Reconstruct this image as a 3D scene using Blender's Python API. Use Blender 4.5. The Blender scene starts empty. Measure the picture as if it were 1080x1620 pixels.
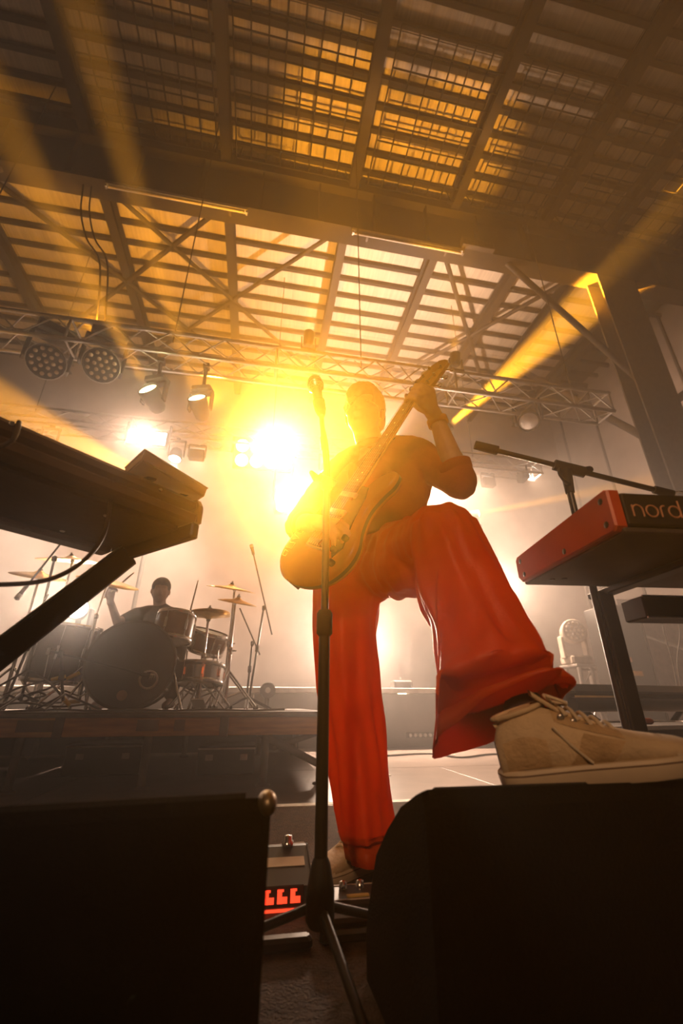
import bpy, bmesh, math, random
from mathutils import Vector as V, Matrix, noise
SC = bpy.context.scene
C = SC.collection
PI = math.pi
R = math.radians
# ------------------------------------------------------------------ camera
CAM_H, F, PITCH, YAW = 0.45, 685.0, R(24.0), R(10.7)
cd = bpy.data.cameras.new('camera')
cam = bpy.data.objects.new('camera', cd); C.objects.link(cam)
cam.location = (0, 0, CAM_H)
cam.rotation_euler = (PI/2 + PITCH, 0, -YAW)
cd.sensor_fit = 'HORIZONTAL'; cd.sensor_width = 24.0; cd.lens = F/1080*24.0
cd.clip_start = 0.02; cd.clip_end = 200
cd.dof.use_dof = True; cd.dof.focus_distance = 1.75; cd.dof.aperture_fstop = 3.2
SC.camera = cam
# ------------------------------------------------------------------ view, world, integrator
vs = SC.view_settings
vs.view_transform = 'Standard'; vs.look = 'None'; vs.gamma = 1.0; vs.use_curve_mapping = False
vs.exposure = 0.0
w = bpy.data.worlds.new('night'); SC.world = w; w.use_nodes = True
w.node_tree.nodes['Background'].inputs[0].default_value = (0.9, 0.45, 0.2, 1)
w.node_tree.nodes['Background'].inputs[1].default_value = 0.004
_wt = w.node_tree; _add = _wt.nodes.new('ShaderNodeAddShader')      # thin stage haze fills the whole place
for _i, (_d, _g) in enumerate(((0.042, 0.90), (0.020, 0.1))):
    _vs = _wt.nodes.new('ShaderNodeVolumeScatter'); _vs.inputs['Color'].default_value = (1, 0.97, 0.94, 1)
    _vs.inputs['Density'].default_value = _d; _vs.inputs['Anisotropy'].default_value = _g
    _wt.links.new(_vs.outputs[0], _add.inputs[_i])
_wt.links.new(_add.outputs[0], _wt.nodes['World Output'].inputs['Volume'])
cy = SC.cycles
cy.max_bounces = 5; cy.diffuse_bounces = 2; cy.glossy_bounces = 2; cy.transmission_bounces = 3
cy.volume_bounces = 0; cy.transparent_max_bounces = 6
cy.caustics_reflective = False; cy.caustics_refractive = False
cy.sample_clamp_indirect = 4.0
# ------------------------------------------------------------------ pixel <-> place
cp, sp, cyw, syw = math.cos(PITCH), math.sin(PITCH), math.cos(YAW), math.sin(YAW)
def ray(px, py):
    u = (px-540)/F; v = (810-py)/F
    f = cp - sp*v; z = sp + cp*v
    return V((u*cyw + f*syw, -u*syw + f*cyw, z)), f
def P(px, py, D):            # a point seen there, D metres ahead (horizontally, along the lens)
    d, f = ray(px, py); k = D/f
    return V((d.x*k, d.y*k, CAM_H + d.z*k))
def PY(px, py, Y):
    d, f = ray(px, py); k = Y/d.y
    return V((d.x*k, Y, CAM_H + d.z*k))
def PZ(px, py, z):
    d, f = ray(px, py); k = (z-CAM_H)/d.z
    return V((d.x*k, d.y*k, z))
def PX(px, py, X):
    d, f = ray(px, py); k = X/d.x
    return V((X, d.y*k, CAM_H + d.z*k))
# ------------------------------------------------------------------ large lights
def spot(name, loc, tgt, power, col, ang, blend=0.3, rad=0.04):
    l = bpy.data.lights.new(name, 'SPOT'); l.energy = power; l.color = col
    l.spot_size = R(ang); l.spot_blend = blend; l.shadow_soft_size = rad
    o = bpy.data.objects.new(name, l); C.objects.link(o)
    o.location = loc
    o.rotation_euler = (V(tgt)-V(loc)).to_track_quat('-Z', 'Y').to_euler()
    return o
AMBER = (1.0, 0.37, 0.03)
GOLD = (1.0, 0.38, 0.018)
PEACH = (1.0, 0.62, 0.40)
WARMW = (1.0, 0.70, 0.50)
LAMP_MAIN = PY(418, 714, 6.75)
LAMP_LOW = PY(446, 788, 6.75)
LAMP_WHITE = PY(668, 752, 6.6)
LAMP_DRUM = PY(122, 962, 5.35)
def aim(loc, elev, az):        # a target one metre along a direction; az measured from straight at the crowd towards +X
    return V(loc) + V((math.sin(R(az))*math.cos(R(elev)), -math.cos(R(az))*math.cos(R(elev)), math.sin(R(elev))))
spot('blinder_beam', LAMP_MAIN, aim(LAMP_MAIN, -30, 3.2), 34000, AMBER, 5.4, 1.0, 0.15)
spot('blinder_glow', LAMP_MAIN, aim(LAMP_MAIN, 36, -4), 1300, AMBER, 66, 1.0, 0.15)
spot('blinder_beam_low', LAMP_LOW, (0.25, 0.85, 0.90), 19000, AMBER, 5.5, 1.0, 0.08)
spot('white_blinder_beam', LAMP_WHITE, aim(LAMP_WHITE, -52, 8), 4500, PEACH, 62, 0.7, 0.12)
spot('panel_beam', PY(232, 692, 6.6), aim(PY(232, 692, 6.6), -55, 0), 600, PEACH, 70, 0.8, 0.2)
spot('drum_back_beam', LAMP_DRUM, aim(LAMP_DRUM, 8, -5), 2200, WARMW, 75, 0.8, 0.1)
ROOF_FILL = [(0.35, 4.06, 4.62), (2.3, 4.06, 4.62)]  # added amber uplights that brighten the roof sheets
for _x, _y, _z in ROOF_FILL:
    spot('roof_fill', (_x, _y, _z+0.12), (_x+0.45, 4.1, 9.4), 2700, GOLD, 32, 0.8, 0.06)
spot('roof_fill_rear', PY(330, 640, 4.4), PZ(400, 440, 9.4), 5000, GOLD, 64, 0.9, 0.1)  # added spot gilding the roof behind the girder, no fixture modelled
spot('roof_fill_left', PY(150, 520, 4.35), PZ(110, 400, 9.4), 2600, GOLD, 60, 0.9, 0.1)  # added spot warming the roof at the left, no fixture modelled
spot('roof_fill_pale', (2.3, 6.9, 5.2), (2.5, 7.2, 9.4), 4000, PEACH, 110, 0.8, 0.1)  # added peach spot lifting the far roof at the right
REAR_FILL = [(-3.6, 6.78, 4.35), (-1.6, 6.78, 4.35), (1.0, 6.78, 4.35), (3.0, 6.78, 4.35)]  # added downlights that make the haze at the rear glow
for _x, _y, _z in REAR_FILL:
    spot('rear_fill', (_x, _y, _z-0.14), (_x*0.9, 5.9, 0.0), 9000, WARMW, 54, 0.7, 0.1)
WALL_FILL = [(-4.0, 6.98, 4.5), (-1.3, 6.98, 4.5), (1.6, 6.98, 4.5), (4.3, 6.98, 4.5)]  # added floods that brighten the back wall behind the haze
spot('side_fill', (5.2, 6.95, 4.7), (9.6, 8.0, 4.6), 1800, PEACH, 120, 0.8, 0.1)  # added flood on the right wall so the column stands out dark
for _x, _y, _z in WALL_FILL:
    spot('wall_fill', (_x, _y+0.12, _z), (_x*1.1, 11, 4.4), 1250, PEACH, 140, 0.8, 0.1)
LEG_FILL = [PY(553, 1020, 5.6), PY(770, 940, 5.6)]  # added lamps hidden behind the legs to brighten the low haze
for _p in LEG_FILL:
    spot('back_fill', _p, aim(_p, 12, 0), 520, WARMW, 110, 0.8, 0.1)
spot('front_fill', (-2.5, -6.0, 4.5), (0.5, 1.2, 0.7), 1500, (1.0, 0.52, 0.25), 12, 0.8, 0.2)  # added warm fill from behind the camera, no fixture modelled
# ------------------------------------------------------------------ materials
_M = {}
def nt(name):
    m = bpy.data.materials.new(name); m.use_nodes = True
    return m, m.node_tree, m.node_tree.nodes['Principled BSDF']
def mat(name, col, rough=0.5, metal=0.0, var=0.15, scale=14.0, bump=0.0, bscale=60.0, spec=0.5, trans=0.0, sheen=0.0, stretch=None):
    if name in _M: return _M[name]
    m, t, b = nt(name)
    tc = t.nodes.new('ShaderNodeTexCoord')
    src = tc.outputs['Object']
    if stretch:
        mp = t.nodes.new('ShaderNodeMapping'); mp.inputs['Scale'].default_value = stretch
        t.links.new(src, mp.inputs[0]); src = mp.outputs[0]
    n = t.nodes.new('ShaderNodeTexNoise'); n.inputs['Scale'].default_value = scale; n.inputs['Detail'].default_value = 4
    t.links.new(src, n.inputs['Vector'])
    cr = t.nodes.new('ShaderNodeValToRGB')
    c0 = [max(0, c*(1-var)) for c in col]; c1 = [min(1, c*(1+var)) for c in col]
    cr.color_ramp.elements[0].color = (*c0, 1); cr.color_ramp.elements[0].position = 0.3
    cr.color_ramp.elements[1].color = (*c1, 1); cr.color_ramp.elements[1].position = 0.7
    t.links.new(n.outputs[0], cr.inputs[0]); t.links.new(cr.outputs[0], b.inputs['Base Color'])
    b.inputs['Roughness'].default_value = rough; b.inputs['Metallic'].default_value = metal
    b.inputs['Specular IOR Level'].default_value = spec
    if sheen: b.inputs['Sheen Weight'].default_value = sheen
    if bump:
        n2 = t.nodes.new('ShaderNodeTexNoise'); n2.inputs['Scale'].default_value = bscale; n2.inputs['Detail'].default_value = 3
        t.links.new(src, n2.inputs['Vector'])
        bp = t.nodes.new('ShaderNodeBump'); bp.inputs['Strength'].default_value = bump; bp.inputs['Distance'].default_value = 0.01
        t.links.new(n2.outputs[0], bp.inputs['Height']); t.links.new(bp.outputs[0], b.inputs['Normal'])
    if trans:
        tr = t.nodes.new('ShaderNodeBsdfTranslucent'); t.links.new(cr.outputs[0], tr.inputs[0])
        mx = t.nodes.new('ShaderNodeMixShader'); mx.inputs[0].default_value = trans
        t.links.new(b.outputs[0], mx.inputs[1]); t.links.new(tr.outputs[0], mx.inputs[2])
        t.links.new(mx.outputs[0], t.nodes['Material Output'].inputs[0])
    _M[name] = m
    return m
def glow(name, col, strength):
    if name in _M: return _M[name]
    m, t, b = nt(name)
    b.inputs['Base Color'].default_value = (*[c*0.5 for c in col], 1)
    b.inputs['Emission Color'].default_value = (*col, 1); b.inputs['Emission Strength'].default_value = strength
    m.cycles.emission_sampling = 'NONE'
    _M[name] = m
    return m
BLACK = mat('black_plastic', (0.018, 0.016, 0.015), 0.5)
SATIN = mat('satin_black_metal', (0.03, 0.027, 0.025), 0.35, 0.3)
RUBBER = mat('black_rubber', (0.015, 0.014, 0.013), 0.7)
CHROME = mat('chrome', (0.75, 0.72, 0.7), 0.18, 1.0, 0.05)
ALU = mat('aluminium', (0.72, 0.70, 0.68), 0.35, 1.0, 0.08)
STEEL = mat('dark_steel', (0.10, 0.085, 0.075), 0.55, 0.2, 0.3)
WEDGE = mat('textured_black_paint', (0.003, 0.0028, 0.0026), 0.8, 0, 0.3, 60, 0.4, 220, 0.15)
BRASS = mat('cymbal_bronze', (0.78, 0.50, 0.18), 0.3, 1.0, 0.12, 20, stretch=(1, 1, 1))
DRUM = mat('drum_lacquer', (0.05, 0.028, 0.02), 0.25, 0, 0.3)
HEADSKIN = mat('drum_head_black', (0.035, 0.026, 0.022), 0.4, 0, 0.2, 6)
WHITEHEAD = mat('drum_head_white', (0.75, 0.70, 0.62), 0.5, 0, 0.05)
# ------------------------------------------------------------------ mesh builder
def frame(axis, up=V((0, 0, 1))):
    z = V(axis).normalized()
    if abs(z.dot(up)) > 0.99: up = V((0, 1, 0))
    x = up.cross(z).normalized(); y = z.cross(x)
    return x, y, z
class MB:
    def __init__(s): s.v = []; s.f = []; s.sm = []
    def add(s, vs, fs, smooth=False):
        o = len(s.v); s.v += [tuple(p) for p in vs]
        s.f += [tuple(i+o for i in f) for f in fs]; s.sm += [smooth]*len(fs)
        return s
    def box(s, c, size, ax=None, bev=0.0):
        c = V(c); hx, hy, hz = [d/2 for d in size]
        X, Y, Z = ax if ax else (V((1, 0, 0)), V((0, 1, 0)), V((0, 0, 1)))
        if bev <= 0:
            vs = [c + X*(hx*a) + Y*(hy*b) + Z*(hz*d) for d in (-1, 1) for a, b in ((-1, -1), (1, -1), (1, 1), (-1, 1))]
            return s.add(vs, [(3, 2, 1, 0), (4, 5, 6, 7), (0, 1, 5, 4), (1, 2, 6, 5), (2, 3, 7, 6), (3, 0, 4, 7)])
        b = min(bev, hx*.9, hy*.9, hz*.9)
        rings = []
        for z, k in ((-hz, b), (-hz+b, 0), (hz-b, 0), (hz, b)):
            r = []
            for a, d in ((-1, -1), (1, -1), (1, 1), (-1, 1)):
                pa, pb = (hx-k), (hy-k)
                if a*d > 0: q = ((a*pa, d*(pb-b)), (a*(pa-b), d*pb))
                else: q = ((a*(pa-b), d*pb), (a*pa, d*(pb-b)))
                if a == -1 and d == -1: q = ((-pa, -(pb-b)), (-(pa-b), -pb))
                if a == 1 and d == -1: q = ((pa-b, -pb), (pa, -(pb-b)))
                if a == 1 and d == 1: q = ((pa, pb-b), (pa-b, pb))
                if a == -1 and d == 1: q = ((-(pa-b), pb), (-pa, pb-b))
                r += [c + X*x + Y*y + Z*z for x, y in q]
            rings.append(r)
        return s.loft(rings, True, False)
    def loft(s, rings, caps=True, smooth=True, closed=True):
        n = len(rings[0]); vs = [p for r in rings for p in r]; fs = []
        m = n if closed else n-1
        for i in range(len(rings)-1):
            for j in range(m):
                k = (j+1) % n
                fs.append((i*n+j, i*n+k, (i+1)*n+k, (i+1)*n+j))
        s.add(vs, fs, smooth)
        if caps:
            s.add(rings[0], [tuple(range(n))[::-1]], False); s.add(rings[-1], [tuple(range(n))], False)
        return s
    def tube(s, pts, rad, n=8, caps=True, smooth=True):
        pts = [V(p) for p in pts]
        if not isinstance(rad, (list, tuple)): rad = [rad]*len(pts)
        rings = []; x = None
        for i, p in enumerate(pts):
            t = (pts[min(i+1, len(pts)-1)] - pts[max(i-1, 0)])
            if t.length < 1e-9: t = V((0, 0, 1))
            t.normalize()
            if x is None: x, y, _ = frame(t)
            else:
                x = (x - t*x.dot(t))
                if x.length < 1e-6: x, y, _ = frame(t)
                x.normalize(); y = t.cross(x)
            rings.append([p + x*(rad[i]*math.cos(2*PI*j/n)) + y*(rad[i]*math.sin(2*PI*j/n)) for j in range(n)])
        return s.loft(rings, caps, smooth)
    def cap(s, p0, r0, p1, r1, n=12):          # a tapered capsule
        p0, p1 = V(p0), V(p1); d = (p1-p0); L = d.length
        if L < 1e-6: d = V((0, 0, 1))
        d.normalize(); pts = []; rad = []
        for a in (-90, -60, -30, 0): pts.append(p0 + d*(r0*math.sin(R(a)))); rad.append(max(r0*math.cos(R(a)), r0*.02))
        for a in (0, 30, 60, 90): pts.append(p1 + d*(r1*math.sin(R(a)))); rad.append(max(r1*math.cos(R(a)), r1*.02))
        x, y, _ = frame(d)
        rings = [[p + x*(r*math.cos(2*PI*j/n)) + y*(r*math.sin(2*PI*j/n)) for j in range(n)] for p, r in zip(pts, rad)]
        return s.loft(rings, True, True)
    def ell(s, c, ax, rad, nu=16, nv=10):      # ellipsoid
        X, Y, Z = ax; rings = []
        for i in range(nv+1):
            a = -PI/2 + PI*i/nv; r = max(math.cos(a), 0.01)
            rings.append([V(c) + X*(rad[0]*r*math.cos(2*PI*j/nu)) + Y*(rad[1]*r*math.sin(2*PI*j/nu)) + Z*(rad[2]*math.sin(a)) for j in range(nu)])
        return s.loft(rings, True, True)
    def lathe(s, c, axis, prof, n=24, caps=True, smooth=True):   # prof: (radius, height along axis)
        x, y, z = frame(axis); c = V(c)
        rings = [[c + z*h + x*(r*math.cos(2*PI*j/n)) + y*(r*math.sin(2*PI*j/n)) for j in range(n)] for r, h in prof]
        return s.loft(rings, caps, smooth)
    def prism(s, poly, ext, smooth=False):     # 3-D outline pushed along a vector
        a = [V(p) for p in poly]; b = [p + V(ext) for p in a]
        return s.loft([a, b], True, smooth)
    def build(s, name, m, parent=None, bevel=0.0, seg=2):
        me = bpy.data.meshes.new(name); me.from_pydata(s.v, [], s.f)
        me.polygons.foreach_set('use_smooth', s.sm); me.materials.append(m)
        bm = bmesh.new(); bm.from_mesh(me); bmesh.ops.recalc_face_normals(bm, faces=bm.faces)
        if bevel:
            bmesh.ops.remove_doubles(bm, verts=bm.verts, dist=1e-5)
            es = [e for e in bm.edges if len(e.link_faces) == 2 and e.calc_face_angle(0) > R(30)]
            bmesh.ops.bevel(bm, geom=es, offset=bevel, segments=seg, affect='EDGES', clamp_overlap=True)
        bm.to_mesh(me); bm.free()
        return link(name, me, parent)
def link(name, me, parent=None):
    o = bpy.data.objects.new(name, me); C.objects.link(o)
    if parent is not None:
        o.parent = parent; o.matrix_parent_inverse = pinv(parent)
    return o
def wmat(o):
    m = Matrix.LocRotScale(o.location, o.rotation_euler, o.scale)
    return wmat(o.parent) @ o.matrix_parent_inverse @ m if o.parent else m
def pinv(p): return wmat(p).inverted()
def thing(name, label, cat, loc, group=None, kind=None):
    o = bpy.data.objects.new(name, None); C.objects.link(o); o.location = loc; o.empty_display_size = 0.1
    return tag(o, label, cat, group, kind)
def tag(o, label=None, cat=None, group=None, kind=None):
    if label: o['label'] = label
    if cat: o['category'] = cat
    if group: o['group'] = group
    if kind: o['kind'] = kind
    return o
def struct(o, label=None):
    o['kind'] = 'structure'
    if label: o['label'] = label
    return o
def share(name, me, parent, loc, rot=None, scale=None):   # another piece using the same mesh data
    o = bpy.data.objects.new(name, me); C.objects.link(o); o.parent = parent
    o.matrix_parent_inverse = pinv(parent); o.location = loc
    if rot: o.rotation_euler = rot
    if scale: o.scale = scale
    return o
def lerp(a, b, t): return a + (b-a)*t
def spline(pts, k=6):                          # Catmull-Rom
    pts = [V(p) for p in pts]; out = []
    q = [pts[0]*2-pts[1]] + pts + [pts[-1]*2-pts[-2]]
    for i in range(1, len(q)-2):
        a, b, c, d = q[i-1], q[i], q[i+1], q[i+2]
        for j in range(k):
            t = j/k
            out.append(0.5*((2*b) + (c-a)*t + (2*a-5*b+4*c-d)*t*t + (3*b-a-3*c+d)*t*t*t))
    out.append(pts[-1]); return out
def remesh(mb, name, m, parent, vox, smooth_it=2, disp=None):
    me = bpy.data.meshes.new(name); me.from_pydata(mb.v, [], mb.f)
    bm = bmesh.new(); bm.from_mesh(me); bmesh.ops.recalc_face_normals(bm, faces=bm.faces); bm.to_mesh(me); bm.free()
    o = bpy.data.objects.new(name, me); C.objects.link(o)
    md = o.modifiers.new('r', 'REMESH'); md.mode = 'VOXEL'; md.voxel_size = vox; md.use_smooth_shade = True
    if smooth_it:
        s2 = o.modifiers.new('s', 'SMOOTH'); s2.iterations = smooth_it; s2.factor = 0.5
    dg = bpy.context.evaluated_depsgraph_get(); dg.update()
    me2 = bpy.data.meshes.new_from_object(o.evaluated_get(dg)); me2.name = name
    bpy.data.objects.remove(o); bpy.data.meshes.remove(me)
    if disp:
        ns = [v.normal.copy() for v in me2.vertices]
        for v, nn in zip(me2.vertices, ns): v.co = v.co + nn*disp(v.co)
    me2.materials.clear(); me2.materials.append(m)
    for p in me2.polygons: p.use_smooth = True
    return link(name, me2, parent)
# ================================================================== THE SETTING
ROOF_Z = 9.45
FLOOR_M = mat('stage_floor_ply', (0.13, 0.10, 0.085), 0.38, 0, 0.25, 5, 0.15, 40)
floor = struct(MB().box((0.5, 5.6, -0.56), (19, 11.0, 1.06)).build('floor', mat('stage_structure', (0.03, 0.025, 0.02), 0.8)))
me_fl = None
k = 0
for iy in range(9):
    for ix in range(7):
        x = -8.9 + ix*2.6 + 1.3 + (0.9 if iy % 2 else 0); y = 0.1 + iy*1.22 + 0.61
        if x > 9: continue
        if me_fl is None:
            o = MB().box((0, 0, 0), (2.594, 1.214, 0.03), bev=0.002).build('floor_panel', FLOOR_M, floor); o.location = (x, y, -0.015); me_fl = o.data
        else: o = share('floor_panel', me_fl, floor, (x, y, -0.015))
pit = struct(MB().box((0.5, -3.0, -1.25), (19, 6.2, 0.1)).build('floor_pit', mat('pit_concrete', (0.05, 0.045, 0.04), 0.9)))
SHEET = mat('roof_sheet', (0.62, 0.54, 0.45), 0.6, 0, 0.2, 3, 0.3, 12, stretch=(8, 0.3, 1))
ceiling = struct(MB().box((0.5, 4.5, ROOF_Z+0.42), (20, 15, 0.04)).build('ceiling', mat('roof_backing', (0.05, 0.04, 0.035), 0.8)))
DR = ROOF_Z - CAM_H
RX = [x*DR for x in (-0.92, -0.655, -0.383, -0.129, 0.125, 0.345, 0.555, 0.715, 0.90)]
RAFT = mat('rafter_steel', (0.022, 0.016, 0.012), 0.7, 0, 0.3)
for i in range(len(RX)-1):
    a, b = RX[i], RX[i+1]
    # roof sheets lie in strips on the purlins, lapped and slightly uneven
    for j in range(5):
        y0 = -3 + j*2.9
        MB().box(((a+b)/2, y0+1.45, ROOF_Z+0.20+0.012*(j % 2)), (b-a-0.02, 2.96, 0.02)).build('roof_panel', SHEET, ceiling)
for x in RX:                                        # I-section rafters
    m = MB().box((x, 4.4, ROOF_Z-0.14), (0.02, 14.6, 0.30)).box((x, 4.4, ROOF_Z-0.30), (0.17, 14.6, 0.025)).box((x, 4.4, ROOF_Z), (0.17, 14.6, 0.025))
    m.build('rafter', RAFT, ceiling)
me_p = None
y = 0.35
while y < 11.2:
    if me_p is None:
        o = MB().box((0.5, 0, 0), (19, 0.045, 0.10)).box((0.5, 0.022, -0.045), (19, 0.06, 0.012)).build('purlin', RAFT, ceiling); o.location = (0, y, ROOF_Z+0.13); me_p = o.data
    else: share('purlin', me_p, ceiling, (0, y, ROOF_Z+0.13))
    y += 0.33 if y < 4.6 else 0.45
# wind bracing rods under the far roof
for (x0, y0, x1, y1) in ((RX[5], 5.4, RX[7], 9.8), (RX[7], 5.4, RX[5], 9.8), (RX[2], 5.4, RX[4], 9.8), (RX[4], 5.4, RX[2], 9.8), (RX[1], 5.2, RX[3], 9.8), (RX[3], 5.4, RX[1], 9.8)):
    MB().tube([(x0, y0, ROOF_Z-0.34), (x1, y1, ROOF_Z-0.34)], 0.05, 6).build('wind_brace', RAFT, ceiling)
# main girder, web carried up to the roof to stop light leaking over
GZ, GY = 7.95, 4.85
gird = struct(MB().box((0.5, GY, GZ+0.86), (17, 0.03, 1.70)).box((0.5, GY, GZ+0.02), (17, 0.32, 0.04)).box((0.5, GY, GZ+1.1), (17, 0.32, 0.04)).build('trim_1', RAFT), 'deep steel roof girder')
for i in range(17):
    MB().box((-7.5+i, GY, GZ+0.55), (0.02, 0.30, 1.04)).build('stiffener', RAFT, gird)
# columns
for X, nm in ((6.25, 'column'), (-6.6, 'column')):
    c = MB()
    for s in (-1, 1):
        c.prism([(X-0.30, GY-0.02+s*0.13-0.012, 0), (X+0.30, GY-0.02+s*0.13-0.012, 0), (X+0.42, GY-0.02+s*0.13-0.012, GZ), (X-0.42, GY-0.02+s*0.13-0.012, GZ)], (0, 0.024, 0))
    c.prism([(X-0.03, GY-0.16, 0), (X+0.03, GY-0.16, 0), (X+0.03, GY-0.16, GZ), (X-0.03, GY-0.16, GZ)], (0, 0.28, 0))
    col = c.build(nm, STEEL)
    struct(col, 'tapered steel roof column on the %s' % ('right' if X > 0 else 'left'))
    s = 1 if X > 0 else -1
    MB().box((X, GY-0.02, 0.02), (0.8, 0.5, 0.04)).build('base_plate', STEEL, col)
    MB().tube([(X, GY+0.3, 4.6), (X-s*0.2, GY+3.0, 8.6)], 0.07, 6).build('knee_brace', STEEL, col)
    MB().tube([(X, GY-0.02, 5.4), (X-s*2.2, GY-0.02, GZ+0.05)], 0.06, 6).build('knee_brace', STEEL, col)
    MB().tube([(X+s*0.2, GY, 5.0), (X+s*2.4, GY, 6.6)], 0.08, 6).build('knee_brace', STEEL, col)
WALL = mat('wall_canvas', (0.42, 0.36, 0.33), 0.85, 0, 0.15, 2)
struct(MB().box((0.5, 11.1, 4.6), (19, 0.1, 10.4)).build('wall_back', WALL))
wr = struct(MB().box((9.6, 4.5, 4.6), (0.1, 13.4, 10.4)).build('wall_right', WALL))
for j in range(10): MB().box((9.53, -1.6+j*1.35, 4.6), (0.06, 0.05, 10.2)).build('wall_batten', STEEL, wr)
wl = struct(MB().box((-8.9, 4.5, 4.6), (0.1, 13.4, 10.4)).build('wall_left', WALL))
for j in range(10): MB().box((-8.83, -1.6+j*1.35, 4.6), (0.06, 0.05, 10.2)).build('wall_batten', STEEL, wl)
# ------------------------------------------------------------------ wire mesh under the roof, one panel a bay
WIRE = mat('mesh_wire', (0.012, 0.009, 0.007), 0.7)
for i, words in ((2, 'at far left of the nettings under the roof'), (3, 'left of the middle rafter under the roof'), (4, 'right of the middle rafter under the roof'), (5, 'third bay from the right under the roof'), (6, 'second bay from the right under the roof'), (7, 'at far right of the nettings under the roof')):
    a, b = RX[i]+0.2, RX[i+1]-0.12; y0, y1 = 2.5, 4.55; z = ROOF_Z-0.45
    t_ = thing('wire_mesh', 'square wire safety mesh ' + words, 'wire mesh', ((a+b)/2, 3.5, z), 'wire mesh panels under the roof')
    g = MB(); n = int((b-a)/0.24)
    for q in range(n+1): x = lerp(a, b, q/n); g.tube([(x, y0, z), (x, y1, z)], 0.0125, 4)
    g.build('long_wires', WIRE, t_)
    g = MB()
    for q in range(10): yy = lerp(y0, y1, q/9); g.tube([(a, yy, z-0.01), (b, yy, z-0.01)], 0.0125, 4)
    g.build('cross_wires', WIRE, t_)
    for xx in (a+.05, b-.05): MB().tube([(xx, y1, z), (xx, y1+0.1, ROOF_Z+0.05)], 0.012, 5).build('hanger', WIRE, t_)
# fluorescent battens under the girder
for (x0, x1, words) in ((165, 392, 'left of the bright lamp'), (556, 732, 'above the guitarist')):
    A = PY(x0, 296 if x0 < 300 else 366, GY-0.12); B = PY(x1, 336 if x0 < 300 else 393, GY-0.12)
    z = GZ - 0.094
    f = thing('fluorescent_batten', 'long unlit tube batten light under the girder, ' + words, 'light', ((A.x+B.x)/2, GY-0.12, z), 'batten lights under the girder')
    MB().box(((A.x+B.x)/2, GY-0.12, z+0.06), (B.x-A.x, 0.09, 0.06), bev=0.008).build('housing', ALU, f)
    MB().tube([(A.x+0.05, GY-0.12, z+0.005), (B.x-0.05, GY-0.12, z+0.005)], 0.019, 8).build('tube', mat('tube_glass', (0.8, 0.72, 0.6), 0.3), f)
    for xx in (A.x+0.02, B.x-0.02): MB().box((xx, GY-0.12, z+0.01), (0.03, 0.06, 0.06), bev=0.004).build('lamp_holder', ALU, f)
    for xx in (A.x+0.3, B.x-0.3): MB().box((xx, GY-0.06, z+0.088), (0.04, 0.2, 0.012)).build('bracket', STEEL, f)
b_ = PY(755, 388, GY-0.2)
f = thing('perforated_box', 'perforated metal junction box on the girder beside the right batten', 'box', b_)
MB().box(b_, (0.62, 0.1, 0.2), bev=0.008).build('body', STEEL, f)
for i in range(9):
    for j in range(3): MB().lathe(b_+V((-0.26+i*0.065, -0.055, -0.06+j*0.06)), (0, 1, 0), [(0.016, 0), (0.016, 0.01)], 8).build('hole', BLACK, f)
# ------------------------------------------------------------------ rear platform across the stage
FASC = mat('grey_fascia', (0.22, 0.19, 0.17), 0.6, 0, 0.12, 6)
pl = thing('rear_platform', 'low grey platform with pale top edge across the back of the stage', 'platform', (0, 6.4, 0))
MB().box((-1.2, 6.45, 0.61), (9.8, 2.1, 0.04)).build('deck', FASC, pl)
MB().box((-1.2, 5.39, 0.605), (9.8, 0.04, 0.06), bev=0.006).build('edge_strip', mat('pale_edge', (0.6, 0.55, 0.5), 0.5), pl)
for i in range(8): MB().box((-5.5+i*1.225, 5.42, 0.29), (1.215, 0.03, 0.56), bev=0.004).build('fascia_panel', FASC, pl)
# ================================================================== TRUSSES AND LAMPS
def truss(label, x0, x1, Y, Z, S, pitch, rc=0.025, rb=0.010, group='lighting trusses'):
    t_ = thing('lighting_truss', label, 'truss', ((x0+x1)/2, Y, Z-S/2), group)
    h = S/2
    for sy in (-1, 1):
        for sz in (-1, 1):
            MB().tube([(x0, Y+sy*h, Z+sz*h), (x1, Y+sy*h, Z+sz*h)], rc, 8).build('chord', ALU, t_)
    n = int((x1-x0)/pitch); L = (x1-x0)/n
    diag = MB().tube([(0, 0, -h), (L, 0, h)], rb, 5).build('brace', ALU, t_); diag.location = (x0, Y-h, Z); md = diag.data
    flat = MB().tube([(0, -h, 0), (L, h, 0)], rb, 5).build('brace', ALU, t_); flat.location = (x0, Y, Z-h); mf = flat.data
    for i in range(n):
        x = x0 + i*L; s = 1 if i % 2 == 0 else -1
        for sy in (-1, 1):
            if i or sy > 0: share('brace', md, t_, (x, Y+sy*h, Z), scale=(1, 1, s))
        for sz in (-1, 1):
            if i or sz > 0: share('brace', mf, t_, (x, Y, Z+sz*h), scale=(1, s, 1))
    for x in [x0+0.02] + [x0 + (x1-x0)*q/4 for q in (1, 2, 3)] + [x1-0.02]:
        for sy in (-1, 1): MB().tube([(x, Y+sy*h, Z-h), (x, Y+sy*h, Z+h)], 0.016, 6).build('end_post', ALU, t_)
        MB().tube([(x, Y-h, Z+h), (x, Y+h, Z+h)], 0.016, 6).build('end_post', ALU, t_)
        MB().tube([(x, Y-h, Z-h), (x, Y+h, Z-h)], 0.016, 6).build('end_post', ALU, t_)
    return t_
TY, TZ = 4.2, 4.25
tr = truss('aluminium box truss spanning the stage above the guitarist', -4.6, 4.55, TY, TZ, 0.30, 0.30)
for x in (-3.7, -1.25, 1.05, 4.1):
    MB().tube([(x, TY, TZ+0.15), (x, TY, ROOF_Z-0.2)], 0.008, 5).build('hanging_cable', STEEL, tr)
RY, RZ = 6.9, 4.85
tr2 = truss('far lighting truss behind the bright lamp in the haze', -5.0, 5.4, RY, RZ, 0.30, 0.40)
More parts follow.
